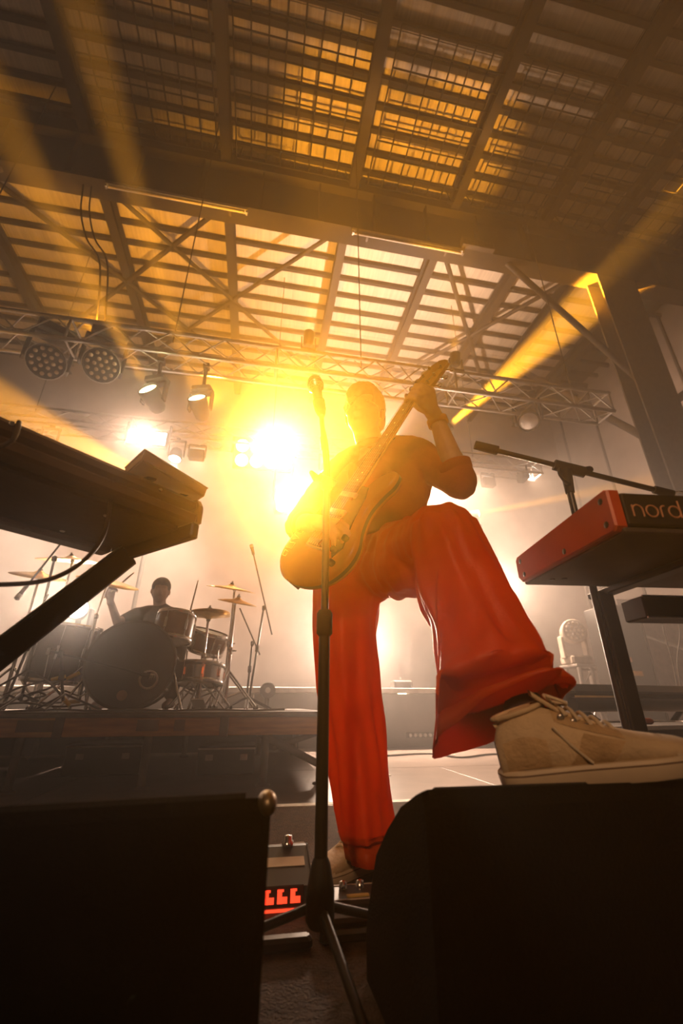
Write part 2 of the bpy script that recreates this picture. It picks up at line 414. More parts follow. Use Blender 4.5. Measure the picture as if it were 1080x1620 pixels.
for x in (-4, 0, 4): MB().tube([(x, RY, RZ+0.15), (x, RY, ROOF_Z-0.2)], 0.008, 5).build('hanging_cable', STEEL, tr2)
# truss stub hanging low at the right end
BODY = mat('lamp_body', (0.05, 0.045, 0.04), 0.45)
def moving_head(label, lens, aim, top_z, beam=None, lens_mat=None, size=1.0, wash=False, group='moving head lamps on the front truss', cat='stage light', clampY=None):
    """hung from a truss: clamp, base, yoke with two arms, tilting head with a lens"""
    aim = (V(aim)-V(lens)).normalized(); s = size
    piv = V(lens) - aim*(0.17*s); piv_top = V((piv.x, piv.y, max(piv.z+0.26*s, top_z-0.12*s)))
    t_ = thing('moving_head', label, cat, (piv.x, piv.y, piv.z-0.2*s), group)
    side = aim.cross(V((0, 0, 1)))
    side = side.normalized() if side.length > 0.05 else V((1, 0, 0))
    fy = V((0, 0, 1)).cross(side).normalized()
    ax = (side, fy, V((0, 0, 1)))
    bz = piv.z + 0.27*s
    MB().box((piv.x, piv.y, bz+0.05*s), (0.30*s, 0.20*s, 0.10*s), ax, 0.015).build('base', BODY, t_)
    MB().tube([(piv.x, piv.y, bz+0.1*s), (piv.x, piv.y, max(top_z, bz+0.14*s))], 0.022, 6).box((piv.x, piv.y, max(top_z, bz+0.14*s)), (0.07, 0.09, 0.05)).build('clamp', STEEL, t_)
    for q in (-1, 1):
        p = piv + side*(q*0.165*s)
        MB().box((p.x, p.y, piv.z+0.11*s), (0.035*s, 0.09*s, 0.32*s), ax, 0.01).build('yoke_arm', BODY, t_)
    MB().box((piv.x, piv.y, bz-0.01), (0.36*s, 0.1*s, 0.035*s), ax, 0.01).build('yoke_bridge', BODY, t_)
    r = 0.135*s if not wash else 0.15*s
    hd = MB().lathe(piv, aim, [(0.02*s, -0.19*s), (0.08*s, -0.185*s), (0.105*s, -0.14*s), (0.12*s, -0.03*s), (r, 0.06*s), (r, 0.16*s), (r*0.93, 0.172*s), (r*0.9, 0.15*s)], 20).build('head', BODY, t_)
    MB().lathe(piv, aim, [(r*1.03, 0.12*s), (r*1.03, 0.165*s), (r*0.97, 0.168*s), (r*0.97, 0.12*s)], 20, False).build('rim', ALU if wash else BODY, hd)
    ln = MB().lathe(piv, aim, [(r*0.88, 0.15*s), (r*0.6, 0.162*s), (0.002, 0.168*s)], 20).build('lens', lens_mat or BODY, hd)
    if wash:
        x, y, z = frame(aim)
        for k_, (n, rr) in enumerate(((1, 0), (6, 0.36), (12, 0.72))):
            for j in range(n):
                c = piv + aim*(0.168*s) + x*(rr*r*math.cos(2*PI*j/n)) + y*(rr*r*math.sin(2*PI*j/n))
                MB().lathe(c, aim, [(0.018*s, -0.01), (0.016*s, 0.006*s), (0.004, 0.01*s)], 8).build('led_lens', mat('led_glass', (0.75, 0.6, 0.45), 0.15), hd)
    if beam:
        pw, col, ang, bl = beam
        spot('lamp_beam', V(lens)+aim*0.03, V(lens)+aim*3, pw, col, ang, bl, 0.06)
    return t_
HOT = glow('hot_lens', (1.0, 0.82, 0.4), 30)
HOTW = glow('hot_white_lens', (1.0, 0.93, 0.8), 30)
truss_low = TZ - 0.15
moving_head('dark round LED wash lamp at the far left of the front truss', PY(73, 572, TY-0.1), PY(77, 590, 1.0), truss_low, wash=True, size=1.25)
moving_head('dark round LED wash lamp second from left on the front truss', PY(160, 578, TY-0.1), PY(165, 596, 1.0), truss_low, wash=True, size=1.25)
moving_head('lit beam lamp throwing the widest amber shaft up to the left', PY(233, 614, TY-0.1), PY(80, 330, 2.7), truss_low, (19000, GOLD, 10, 0.5), HOT, 0.8)
moving_head('lit beam lamp throwing a thin amber shaft beside the widest one', PY(311, 628, TY-0.1), PY(225, 340, 2.7), truss_low, (25000, GOLD, 7.5, 0.5), HOT, 0.75)
moving_head('lit lamp behind the raised hand throwing a shaft to the right column', PY(712, 672, RY), PY(978, 438, GY-0.15), 5.0, (190000, GOLD, 16, 0.5), HOT, 0.8)
MB().tube([(bpy.data.objects['moving_head.004'].location.x, RY, RZ+0.1), (bpy.data.objects['moving_head.004'].location.x, RY, bpy.data.objects['moving_head.004'].location.z+0.1)], 0.03, 8).build('mast', STEEL, bpy.data.objects['moving_head.004'])
moving_head('pale moving head hanging near the right end of the front truss', PY(836, 668, TY), PY(838, 720, 3.6), truss_low, size=1.0, lens_mat=ALU)
# big blinder on the far truss
def blinder(label, c, cols, rows, cell, lens_mat, aim, top_z):
    aim = (V(aim)-V(c)).normalized(); x, y, z = frame(aim); x = -x
    t_ = thing('blinder_light', label, 'stage light', c - V((0, 0, rows*cell/2)), 'blinders in the haze')
    MB().box(V(c)-z*0.08, (cols*cell+0.06, rows*cell+0.06, 0.16), (x, y, z), 0.02).build('housing', BODY, t_)
    for i in range(cols):
        for j in range(rows):
            p = V(c) + x*((i-(cols-1)/2)*cell) + y*((j-(rows-1)/2)*cell)
            l = MB().lathe(p, z, [(cell*0.46, 0.0), (cell*0.46, 0.03), (cell*0.42, 0.03)], 16, False).build('reflector', ALU, t_)
            MB().lathe(p, z, [(cell*0.42, 0.006), (cell*0.2, 0.02), (0.003, 0.024)], 16).build('lens', lens_mat, l)
    for s in (-1, 1):
        p = V(c) + x*(s*(cols*cell/2+0.05))
        MB().tube([p, (p.x, p.y+0.05, max(top_z, c.z+rows*cell/2+0.1))], 0.018, 6).build('yoke_arm', STEEL, t_)
    return t_
blinder('large blinding amber lamp cluster left of the guitarist', LAMP_MAIN+V((0, 0.12, 0)), 4, 2, 0.26, HOT, (-0.3, 0.5, 1.5), RZ-0.15)
blinder('small lamp cluster hanging just below the blinding one', LAMP_LOW+V((0, 0.12, 0)), 1, 2, 0.20, HOT, (0, 0.5, 1.5), RZ-0.15)
blinder('white lamp cluster hidden behind the chest of the guitarist', LAMP_WHITE+V((0, 0.12, 0)), 2, 2, 0.2, HOTW, (0.6, 0.5, 1.0), RZ-0.15)
pc = PY(232, 692, RY-0.3)
t_ = thing('led_panel', 'small white glowing LED panel at the upper left', 'stage light', pc-V((0, 0, 0.15)))
MB().box(pc+V((0, 0.06, 0)), (0.66, 0.1, 0.3), bev=0.012).build('housing', BODY, t_)
MB().box(pc+V((0, 0.005, 0)), (0.6, 0.01, 0.24)).build('panel', glow('panel_white', (1, 0.93, 0.85), 6), t_)
for s in (-0.34, 0.34): MB().box(pc+V((s, 0.06, 0.12)), (0.03, 0.05, 0.36)).build('yoke_arm', STEEL, t_)
# low rear lamps standing on the floor
def floor_lamp(label, lens, aim, beam, lm, size, base_z):
    t_ = thing('floor_beam_lamp', label, 'stage light', (lens.x, lens.y, base_z), 'beam lamps behind the band')
    a = (V(aim)-V(lens)).normalized(); r = 0.09*size; c = V(lens)-a*(0.15*size)
    MB().box((c.x, c.y, base_z+0.05), (0.3*size, 0.24*size, 0.1), bev=0.015).build('base', BODY, t_)
    for q in (-1, 1): MB().box((c.x+q*0.12*size, c.y, (c.z+base_z+0.1)/2), (0.03, 0.08*size, max(0.05, c.z-base_z-0.06)), bev=0.008).build('yoke_arm', BODY, t_)
    h = MB().lathe(c, a, [(0.03, -0.14*size), (r*0.9, -0.12*size), (r, 0.0), (r*1.05, 0.14*size), (r*0.95, 0.15*size)], 16).build('head', BODY, t_)
    MB().lathe(lens, a, [(r*0.92, 0.0), (r*0.5, 0.012), (0.003, 0.016)], 16).build('lens', lm, h)
    if beam: spot('lamp_beam', V(lens)+a*0.03, V(lens)+a*2, beam[0], beam[1], beam[2], beam[3], 0.05)
lp = PY(637, 1098, 5.75); floor_lamp('beam lamp on the rear platform seen between the legs of the guitarist', lp, PY(643, 960, 5.6), (26000, GOLD, 9, 0.5), HOT, 0.8, 0.635)
lp = PY(757, 812, 7.6); floor_lamp('beam lamp by the raised knee throwing a flat shaft rightwards', lp, PY(1075, 752, 5.6), (70000, GOLD, 6, 0.5), HOT, 0.9, lp.z-0.35)
MB().tube([(lp.x, lp.y, 0), (lp.x, lp.y, lp.z-0.35)], 0.03, 8).build('stand_pole', STEEL, bpy.data.objects['floor_beam_lamp.001'])
for k in range(3):
    a = 2*PI*k/3+0.3; MB().tube([(lp.x, lp.y, 0.35), (lp.x+0.5*math.cos(a), lp.y+0.5*math.sin(a), 0.02)], 0.015, 6).build('stand_leg', STEEL, bpy.data.objects['floor_beam_lamp.001'])
lp = PY(250, 762, 6.9); floor_lamp('beam lamp behind the left keyboard throwing a broad amber shaft leftwards', lp, PY(-60, 608, 4.2), (60000, GOLD, 12, 0.5), HOT, 0.9, lp.z-0.35)
MB().tube([(lp.x, lp.y, 0), (lp.x, lp.y, lp.z-0.35)], 0.03, 8).build('stand_pole', STEEL, bpy.data.objects['floor_beam_lamp.002'])
for k in range(3):
    a = 2*PI*k/3+0.3; MB().tube([(lp.x, lp.y, 0.35), (lp.x+0.5*math.cos(a), lp.y+0.5*math.sin(a), 0.02)], 0.015, 6).build('stand_leg', STEEL, bpy.data.objects['floor_beam_lamp.002'])
lp = LAMP_DRUM; floor_lamp('glaring white lamp standing behind the drum riser at the left', lp, (-0.5, 0.5, 1.2), None, HOTW, 1.3, 0.0)
MB().tube([(lp.x, lp.y+0.12, 0.1), (lp.x, lp.y+0.12, lp.z-0.1)], 0.03, 8).build('stand_pole', STEEL, bpy.data.objects['floor_beam_lamp.003'])
# pale moving head on a truss stub at the right, and the stub itself
tb = PY(930, 1085, 5.2)
st = thing('truss_stub', 'short pale truss tower piece under the moving head at the right', 'truss', (tb.x, 5.2, 0))
for dx in (-0.17, 0.0, 0.17, 0.34):
    for dy in (-0.12, 0.12):
        if dx in (0.0,) and dy > 0: continue
        MB().tube([(tb.x+dx, 5.2+dy, 0), (tb.x+dx, 5.2+dy, 0.88 if dx < 0.2 else 0.72)], 0.028, 8).build('chord', ALU, st)
for i in range(4):
    z0 = 0.05+i*0.2
    MB().tube([(tb.x-0.17, 5.08, z0), (tb.x, 5.08, z0+0.2)], 0.012, 5).build('brace', ALU, st)
    MB().tube([(tb.x+0.17, 5.08, z0), (tb.x+0.34, 5.08, z0+0.18)], 0.012, 5).build('brace', ALU, st)
    MB().tube([(tb.x-0.17, 5.08, z0+0.2), (tb.x+0.17, 5.08, z0+0.2)], 0.012, 5).build('brace', ALU, st)
MB().box((tb.x-0.05, 5.2, 0.90), (0.36, 0.34, 0.03), bev=0.005).build('top_plate', ALU, st)
PALE = mat('pale_lamp_body', (0.62, 0.55, 0.48), 0.4)
mh = PY(905, 1000, 5.15)
t_ = thing('moving_head', 'pale round-faced moving head standing on the truss tower at right', 'stage light', (mh.x, 5.2, 0.915))
MB().box((mh.x+0.03, 5.22, 0.97), (0.3, 0.26, 0.11), bev=0.02).build('base', PALE, t_)
for q in (-1, 1): MB().box((mh.x+0.03+q*0.17, 5.22, 1.13), (0.04, 0.1, 0.28), bev=0.012).build('yoke_arm', PALE, t_)
a = V((-0.35, -1, 0.05)).normalized(); c = V((mh.x+0.03, 5.22, mh.z))
hd = MB().lathe(c, a, [(0.05, -0.16), (0.10, -0.14), (0.14, 0.0), (0.155, 0.12), (0.15, 0.15), (0.135, 0.155)], 20).build('head', PALE, t_)
MB().lathe(c, a, [(0.135, 0.14), (0.002, 0.15)], 20).build('lens', mat('lens_grey', (0.35, 0.3, 0.26), 0.25), hd)
x, y, z = frame(a)
for n, rr in ((1, 0), (6, 0.05), (12, 0.10)):
    for j in range(n): MB().lathe(c+a*0.15+x*(rr*math.cos(2*PI*j/n))+y*(rr*math.sin(2*PI*j/n)), a, [(0.02, 0), (0.016, 0.012), (0.004, 0.015)], 8).build('led_lens', mat('led_glass_pale', (0.9, 0.8, 0.7), 0.1), hd)

for i, (x_, y_, z_) in enumerate(REAR_FILL):  # cans for the added rear downlights
    w_ = ['first', 'second', 'third', 'fourth'][i]
    t_ = thing('fill_wash_lamp', 'added round wash lamp aimed down from the far truss, %s from the left' % w_, 'stage light', (x_, y_, z_-0.12), 'added wash lamps on the far truss')
    a_ = V((0, -0.25, -1)).normalized(); c_ = V((x_, y_, z_))
    hd_ = MB().lathe(c_, a_, [(0.04, -0.12), (0.09, -0.10), (0.11, 0.0), (0.11, 0.10), (0.10, 0.11), (0.095, 0.09)], 18).build('can', BODY, t_)
    MB().lathe(c_, a_, [(0.095, 0.09), (0.05, 0.1), (0.002, 0.102)], 18).build('lens', HOTW, hd_)
    for s in (-1, 1): MB().box((x_+s*0.13, y_, z_+0.12), (0.02, 0.05, 0.30), bev=0.005).build('yoke_arm', STEEL, t_)
    MB().box((x_, y_, z_+0.28), (0.28, 0.05, 0.02)).box((x_, y_, z_+0.32), (0.05, 0.07, 0.07)).build('clamp', STEEL, t_)

for p_, w_ in zip(LEG_FILL, ('small added back light on a pole behind the standing leg', 'small added back light on a pole behind the raised shin')):  # bodies for the added lamps behind the legs
    floor_lamp(w_, p_-V((0, -0.02, 0)), p_+V((0, -1, 0.1)), None, HOTW, 0.7, p_.z-0.28)
    o_ = [o for o in bpy.data.objects if o.get('label') == w_][0]
    MB().tube([(p_.x, p_.y+0.1, 0.64 if p_.x < 3.6 else 0), (p_.x, p_.y+0.1, p_.z-0.2)], 0.02, 8).build('stand_pole', STEEL, o_)

for i, (x_, y_, z_) in enumerate(ROOF_FILL):  # cans for the added roof uplights
    t_ = thing('fill_uplight', 'small added roof-facing lamp on the front truss, %s' % ('behind the head of the guitarist' if i == 0 else 'behind the guitar headstock'), 'stage light', (x_, y_, z_-0.2), 'added roof uplights on the front truss')
    MB().lathe((x_, y_, z_), (0.05, -0.02, 1), [(0.03, -0.1), (0.06, -0.08), (0.07, 0.09), (0.062, 0.1), (0.058, 0.08)], 16).build('can', BODY, t_)
    MB().lathe((x_, y_, z_), (0.05, -0.02, 1), [(0.058, 0.08), (0.003, 0.085)], 16).build('lens', HOT, t_)
    for s in (-1, 1): MB().box((x_+s*0.085, y_, z_-0.09), (0.014, 0.04, 0.2), bev=0.004).build('yoke_arm', STEEL, t_)
    MB().box((x_, y_, z_-0.19), (0.18, 0.06, 0.03)).build('clamp', STEEL, t_)
lp = V((2.3, 6.9, 5.05))  # can for the added peach roof spot
t_ = thing('fill_uplight', 'added lamp on top of the far truss washing the roof at the right', 'stage light', lp)
MB().lathe(lp, (0, 0.06, 1), [(0.04, 0.0), (0.08, 0.02), (0.09, 0.12), (0.08, 0.13), (0.075, 0.11)], 16).build('can', BODY, t_)
MB().lathe(lp, (0, 0.06, 1), [(0.075, 0.11), (0.003, 0.115)], 16).build('lens', HOTW, t_)
MB().box(lp+V((0, 0, -0.015)), (0.2, 0.34, 0.03)).build('clamp', STEEL, t_)

for i, (x_, y_, z_) in enumerate(WALL_FILL):  # housings for the added back wall floods
    w_ = ['leftmost', 'second from the left', 'third from the left', 'rightmost'][i]
    t_ = thing('fill_flood_lamp', 'added box flood lamp facing the back wall from the far truss, %s' % w_, 'stage light', (x_, y_, z_-0.1), 'added wall floods on the far truss')
    MB().box((x_, y_, z_), (0.26, 0.14, 0.18), bev=0.012).build('housing', BODY, t_)
    MB().box((x_, y_+0.075, z_), (0.22, 0.006, 0.14)).build('lens', HOTW, t_)
    for s in (-1, 1): MB().box((x_+s*0.145, y_, z_+0.08), (0.016, 0.04, 0.24), bev=0.004).build('yoke_arm', STEEL, t_)
    MB().box((x_, y_, z_+0.20), (0.30, 0.05, 0.02)).build('clamp', STEEL, t_)

t_ = thing('fill_flood_lamp', 'added box flood lamp at the right end of the far truss facing the side wall', 'stage light', (5.1, 6.95, 4.6))  # housing for the added side wall flood
MB().box((5.08, 6.95, 4.7), (0.14, 0.26, 0.18), bev=0.012).build('housing', BODY, t_)
MB().box((5.155, 6.95, 4.7), (0.006, 0.22, 0.14)).build('lens', HOTW, t_)
for s in (-1, 1): MB().box((5.08, 6.95+s*0.145, 4.76), (0.04, 0.016, 0.24), bev=0.004).build('yoke_arm', STEEL, t_)

for i, (x0_, x1_) in enumerate(((124, 158), (138, 170))):
    a_, b_ = PY(x0_, 296, GY-0.1), PY(x1_, 420, GY-0.3)
    tag(MB().tube(spline([V((a_.x, GY-0.02, GZ+0.0)), lerp(a_, b_, 0.35)+V((-0.06, 0, 0)), lerp(a_, b_, 0.7)+V((-0.08, 0, 0)), b_, V((b_.x+0.3, TY+0.2, TZ+0.18))], 6), 0.012, 6).build('cable', RAFT), 'slack cable hanging from the girder to the front truss, %s one' % ('left' if i == 0 else 'right'), 'cable', 'cables hanging from the girder')
# ================================================================== THE GUITARIST
SKIN = mat('skin', (0.55, 0.30, 0.20), 0.5, 0, 0.08, 20)
HAIR = mat('dark_hair', (0.05, 0.03, 0.02), 0.6, 0, 0.4, 60)
SHIRT = mat('rust_cotton', (0.62, 0.15, 0.028), 0.85, 0, 0.12, 10, 0.25, 160, 0.2, trans=0.35)
TROUSER = mat('red_orange_cloth', (0.95, 0.135, 0.014), 0.40, 0, 0.10, 8, 0.15, 200, 0.5, trans=0.58)
def fold(v, axis_pt, axis, ex, amp, k, ph):
    return 0
def loft_px(mb, rows, n=44, folds=None, caps=True):
    """rows: (left pixel, right pixel, distance left, distance right, depth radius)"""
    cs, exs = [], []
    for (xl, yl, xr, yr, dl, dr, dep) in rows:
        a, b = P(xl, yl, dl), P(xr, yr, dr); cs.append((a+b)/2); exs.append((b-a)/2)
    # resample smoothly
    rr = []
    K = 7
    C3 = spline(cs, K); E3 = spline(exs, K); D3 = [q.x for q in spline([V((r[6], 0, 0)) for r in rows], K)]
    m = len(C3)
    for i in range(m):
        ax = (C3[min(i+1, m-1)]-C3[max(i-1, 0)]).normalized()
        ey = ax.cross(E3[i]).normalized()*D3[i]
        ring = []
        for j in range(n):
            th = 2*PI*j/n
            s = 1.0 + (folds(th, i/(m-1)) if folds else 0)
            ring.append(C3[i] + E3[i]*(math.cos(th)*s) + ey*(math.sin(th)*s))
        rr.append(ring)
    mb.loft(rr, caps, True)
    return rr
def hand(mb, wrist, d, nrm, side, curls, thumb, s=1.0, spread=0.09):
    """palm + five fingers. d: along the palm, nrm: back of hand, side: +1 thumb on +x"""
    d = V(d).normalized(); nrm = (V(nrm)-d*V(nrm).dot(d)).normalized(); x = d.cross(nrm)*side
    w0 = V(wrist)
    mb.cap(w0-d*0.02, 0.026*s, w0+d*0.02*s, 0.027*s)
    L = [0.072, 0.080, 0.074, 0.058]
    for i in range(4):
        off = (1.5-i)*0.0205*s
        kn = w0 + d*(0.088-0.006*abs(i-1))*s + x*off
        mb.cap(w0 + d*0.015*s + x*off*0.6, 0.0155*s, kn, 0.0125*s)
        if i < 3: mb.cap(w0 + d*0.03*s + x*(off-0.01*s)*0.8, 0.015*s, kn-x*0.010*s-d*0.012*s, 0.012*s)
        p = kn; ang = 0; c = curls[i]; dd = (d + x*((1.5-i)*spread)).normalized()
        for q, fr in enumerate((0.46, 0.31, 0.23)):
            ang += c*(0.8, 1.0, 0.8)[q]
            v = dd*math.cos(ang) - nrm*math.sin(ang)
            e = p + v*(L[i]*fr*1.15*s)
            mb.cap(p, (0.0105, 0.0095, 0.0088)[q]*s, e, (0.0095, 0.0088, 0.0075)[q]*s, 10)
            p = e
    b = w0 + d*0.022*s + x*0.022*s
    t1 = b + (d*0.5 + x*0.75 - nrm*thumb[0]).normalized()*0.045*s
    t2 = t1 + (d*0.75 + x*0.45 - nrm*thumb[1]).normalized()*0.034*s
    t3 = t2 + (d*0.9 + x*0.1 - nrm*thumb[1]).normalized()*0.026*s
    mb.cap(b, 0.017*s, t1, 0.0135*s); mb.cap(t1, 0.0125*s, t2, 0.0105*s); mb.cap(t2, 0.0105*s, t3, 0.009*s)
# joints
HC = P(576, 655, 1.50)
neck = P(588, 715, 1.51)
shR, shL = P(548, 742, 1.50), P(652, 716, 1.49)          # his right (picture left), his left
elR, elL = P(477, 832, 1.47), P(727, 762, 1.34)
wrR, wrL = P(500, 826, 1.27), P(690, 662, 1.33)
pelv = P(588, 865, 1.50)
hipR, hipL = P(556, 880, 1.50), P(628, 880, 1.46)
knR, knL = P(550, 1110, 1.48), P(708, 838, 1.06)
anR, anL = P(574, 1345, 1.52), P(836, 1128, 0.925)
print('LEN', [(n, round((a-b).length, 3)) for n, a, b in (('shoulders', shR, shL), ('uaR', shR, elR), ('faR', elR, wrR), ('uaL', shL, elL), ('faL', elL, wrL), ('torso', neck, pelv), ('thR', hipR, knR), ('shinR', knR, anR), ('thL', hipL, knL), ('shinL', knL, anL))], HC.z)
pers = thing('person', 'guitarist in rust tee and red-orange wide trousers with one foot up on the monitor', 'person', (P(560, 1380, 1.45).x, P(560, 1380, 1.45).y, 0))
body = MB()
hf = (V((0, 0, CAM_H+0.5))-HC); hf.z = -0.10; hf = (hf.normalized() + V((-0.30, 0, 0))).normalized()   # facing the crowd, a little to his right
hu = (V((0.0, 0.0, 1)) - hf*hf.z).normalized(); hu = (hu + V((0.05, 0, 0))).normalized()
hx = hf.cross(hu).normalized(); hu = hx.cross(hf)
def H(a, b, c): return HC + hx*a + hf*b + hu*c
body.ell(H(0, -0.012, 0.035), (hx, hf, hu), (0.076, 0.096, 0.092))
body.ell(H(0, 0.018, -0.028), (hx, hf, hu), (0.066, 0.074, 0.085))
body.ell(H(0, 0.040, -0.075), (hx, hf, hu), (0.046, 0.046, 0.042))           # chin and jaw
body.cap(H(0, 0.080, 0.02), 0.012, H(0, 0.102, -0.022), 0.015)             # nose
for s in (-1, 1):
    body.cap(H(s*0.018, 0.080, 0.030), 0.012, H(s*0.045, 0.070, 0.030), 0.012)   # brow
    body.cap(H(s*0.042, 0.060, -0.020), 0.016, H(s*0.055, 0.040, -0.01), 0.016)  # cheek
    body.ell(H(s*0.078, -0.012, -0.004), (hx, hf, hu), (0.010, 0.018, 0.032))    # ear
    body.cap(H(s*0.006, 0.092, -0.024), 0.009, H(s*0.013, 0.086, -0.026), 0.008)
body.cap(H(-0.016, 0.086, -0.052), 0.008, H(0.016, 0.086, -0.052), 0.008)
body.cap(H(-0.014, 0.084, -0.064), 0.0085, H(0.014, 0.084, -0.064), 0.0085)
body.cap(H(0, -0.015, -0.06), 0.056, neck, 0.058)
body.cap(neck, 0.06, lerp(neck, pelv, 0.3), 0.105)
body.cap(lerp(neck, shR, 0.2), 0.055, shR, 0.052); body.cap(lerp(neck, shL, 0.2), 0.055, shL, 0.052)
body.cap(lerp(neck, pelv, 0.25), 0.115, pelv, 0.12)
body.cap(shR, 0.052, elR, 0.038); body.cap(elR, 0.040, lerp(elR, wrR, 0.4), 0.040); body.cap(lerp(elR, wrR, 0.35), 0.039, wrR, 0.026)
body.cap(shL, 0.052, elL, 0.038); body.cap(elL, 0.041, lerp(elL, wrL, 0.35), 0.043); body.cap(lerp(elL, wrL, 0.3), 0.042, wrL, 0.028)
# the neck-side hand closes on the guitar neck, thumb over its top edge
GN0, GN1 = P(566, 766, 1.27), P(676, 596, 1.24)              # guitar neck: body joint, nut
gn = (GN1-GN0).normalized()
tocam = (V((0, 0, CAM_H))-GN1).normalized()
gf = (tocam*0.70 + V((-0.70, 0, 0.20))); gf = (gf - gn*gf.dot(gn)).normalized()   # face normal
gx = gn.cross(gf).normalized()                                # across the neck
if gx.x < 0: gx = -gx
Hn = GN0 + gn*0.395
print('HAND', (Hn-wrL).length)
body.cap(wrL, 0.029, lerp(wrL, Hn+gx*0.04-gf*0.02, 0.4), 0.030)
for i in range(4):                                           # index nearest the headstock
    o_ = 0.030-0.021*i
    kn_ = Hn + gn*(o_+0.012) + gx*(0.047-0.004*i) - gf*0.012
    body.cap(lerp(wrL, Hn+gn*(o_*0.6)+gx*0.04-gf*0.03, 0.35), 0.019, kn_, 0.0135)
    if i < 3: body.cap(lerp(wrL, Hn+gn*(o_*0.6-0.006)+gx*0.04-gf*0.03, 0.45), 0.018, kn_-gn*0.010-gf*0.006, 0.012)
    p1 = Hn + gn*o_ + gx*0.036 + gf*0.026; p2 = Hn + gn*(o_-0.002) + gx*0.010 + gf*0.030; p3 = Hn + gn*(o_-0.004) - gx*0.006 + gf*0.018
    body.cap(kn_, 0.0105, p1, 0.0098, 10); body.cap(p1, 0.0096, p2, 0.0088, 10); body.cap(p2, 0.0088, p3, 0.0074, 10)
t0_ = lerp(wrL, Hn+gx*0.03-gf*0.03, 0.45); t1_ = Hn - gn*0.016 + gx*0.012 - gf*0.034; t2_ = Hn + gn*0.004 - gx*0.030 - gf*0.022; t3_ = Hn + gn*0.018 - gx*0.052 - gf*0.004
body.cap(t0_, 0.020, t1_, 0.0145); body.cap(t1_, 0.0135, t2_, 0.0110); body.cap(t2_, 0.0108, t3_, 0.0088)
hand(body, wrR, P(530, 832, 1.22)-wrR, V((-0.1, -0.75, 0.6)), -1, (0.55, 0.6, 0.65, 0.7), (0.5, 0.7), 0.98, 0.06)
bo = remesh(body, 'body', SKIN, pers, 0.0055, 2)
# hair
hair = MB()
hair.ell(H(0, -0.020, 0.050), (hx, hf, hu), (0.087, 0.104, 0.094)); hair.ell(H(0, -0.055, 0.0), (hx, hf, hu), (0.080, 0.060, 0.085))
for s in (-1, 1): hair.cap(H(s*0.074, 0.0, 0.045), 0.016, H(s*0.076, -0.008, 0.0), 0.012)
hair.ell(H(0, 0.012, 0.062), (hx, hf, hu), (0.078, 0.088, 0.072))
remesh(hair, 'hair', HAIR, pers, 0.006, 2, lambda p: 0.004*noise.noise(p*60))
# eyes
for s in (-1, 1):
    e = MB(); e.ell(H(s*0.030, 0.069, 0.012), (hx, hf, hu), (0.012, 0.010, 0.009), 10, 8); e.build('eye', mat('eye_white', (0.22, 0.17, 0.13), 0.3), pers)
# shirt
sh = MB()
loft_px(sh, [(572, 716, 612, 708, 1.50, 1.50, 0.065), (545, 732, 655, 704, 1.51, 1.51, 0.095), (524, 765, 684, 742, 1.51, 1.50, 0.118), (522, 800, 678, 785, 1.50, 1.49, 0.122), (518, 840, 668, 822, 1.49, 1.48, 0.122), (514, 872, 662, 855, 1.49, 1.47, 0.125)], 48,
        lambda th, t: 0.018*math.sin(5*th+6*t)*t)
sh.cap(lerp(neck, shR, 0.5), 0.066, shR, 0.070); sh.cap(lerp(neck, shL, 0.5), 0.066, shL, 0.068)
sh.cap(shR, 0.070, lerp(shR, elR, 0.55), 0.068); sh.cap(lerp(shR, elR, 0.5), 0.068, lerp(shR, elR, 0.98), 0.064)
sh.cap(shL, 0.068, lerp(shL, elL, 0.5), 0.066); sh.cap(lerp(shL, elL, 0.45), 0.066, elL, 0.060); sh.cap(elL, 0.060, lerp(elL, wrL, 0.12), 0.056)
sh.cap(elR, 0.062, lerp(elR, wrR, 0.18), 0.056)
def wr_shirt(p):
    q = V((p.x*9, p.y*9, p.z*15)); return 0.007*noise.noise(q) + 0.005*abs(noise.noise(V((p.x*22+p.z*9, p.y*20, p.z*14))))
so = remesh(sh, 'shirt', SHIRT, pers, 0.007, 2, wr_shirt)
# sleeve cuffs
for s_, e_, w_ in ((shR, elR, wrR), (shL, elL, wrL)):
    d_ = (w_-e_).normalized(); c_ = lerp(e_, w_, 0.16 if s_ is shL else 0.22)
    MB().lathe(c_, d_, [(0.050, -0.012), (0.060, 0.0), (0.061, 0.026), (0.056, 0.028), (0.050, 0.010)], 28, False).build('sleeve_hem', SHIRT, so)
MB().lathe(lerp(neck, HC, 0.12), (HC-neck), [(0.068, -0.02), (0.072, -0.005), (0.066, 0.008), (0.060, 0.0)], 28, False).build('collar', SHIRT, so)
# trousers: a solid upper part to the hem seams, open flared hems below
tr_ = MB()
def fstand(th, t): return 0.07*t*math.sin(4*th+1.2+1.5*t) + 0.05*(0.25+t)*math.sin(9*th+3*t)
LEG_S = [(507, 872, 592, 880, 1.53, 1.50, 0.105), (502, 930, 600, 935, 1.53, 1.49, 0.112), (497, 1000, 594, 1000, 1.52, 1.48, 0.105), (503, 1080, 598, 1080, 1.51, 1.47, 0.098), (514, 1150, 605, 1152, 1.50, 1.46, 0.098), (529, 1240, 614, 1243, 1.49, 1.45, 0.10), (543, 1322, 624, 1328, 1.48, 1.44, 0.105)]
rs = loft_px(tr_, LEG_S, 56, fstand)
tr_.cap(P(585, 850, 1.49), 0.115, P(580, 905, 1.49), 0.115); tr_.cap(P(560, 865, 1.5), 0.115, P(610, 860, 1.48), 0.115)
tr_.cap(P(622, 878, 1.45), 0.118, P(655, 872, 1.27), 0.105); tr_.cap(P(655, 872, 1.27), 0.105, P(700, 848, 1.08), 0.088)
tr_.cap(P(592, 905, 1.46), 0.085, P(655, 897, 1.24), 0.092)
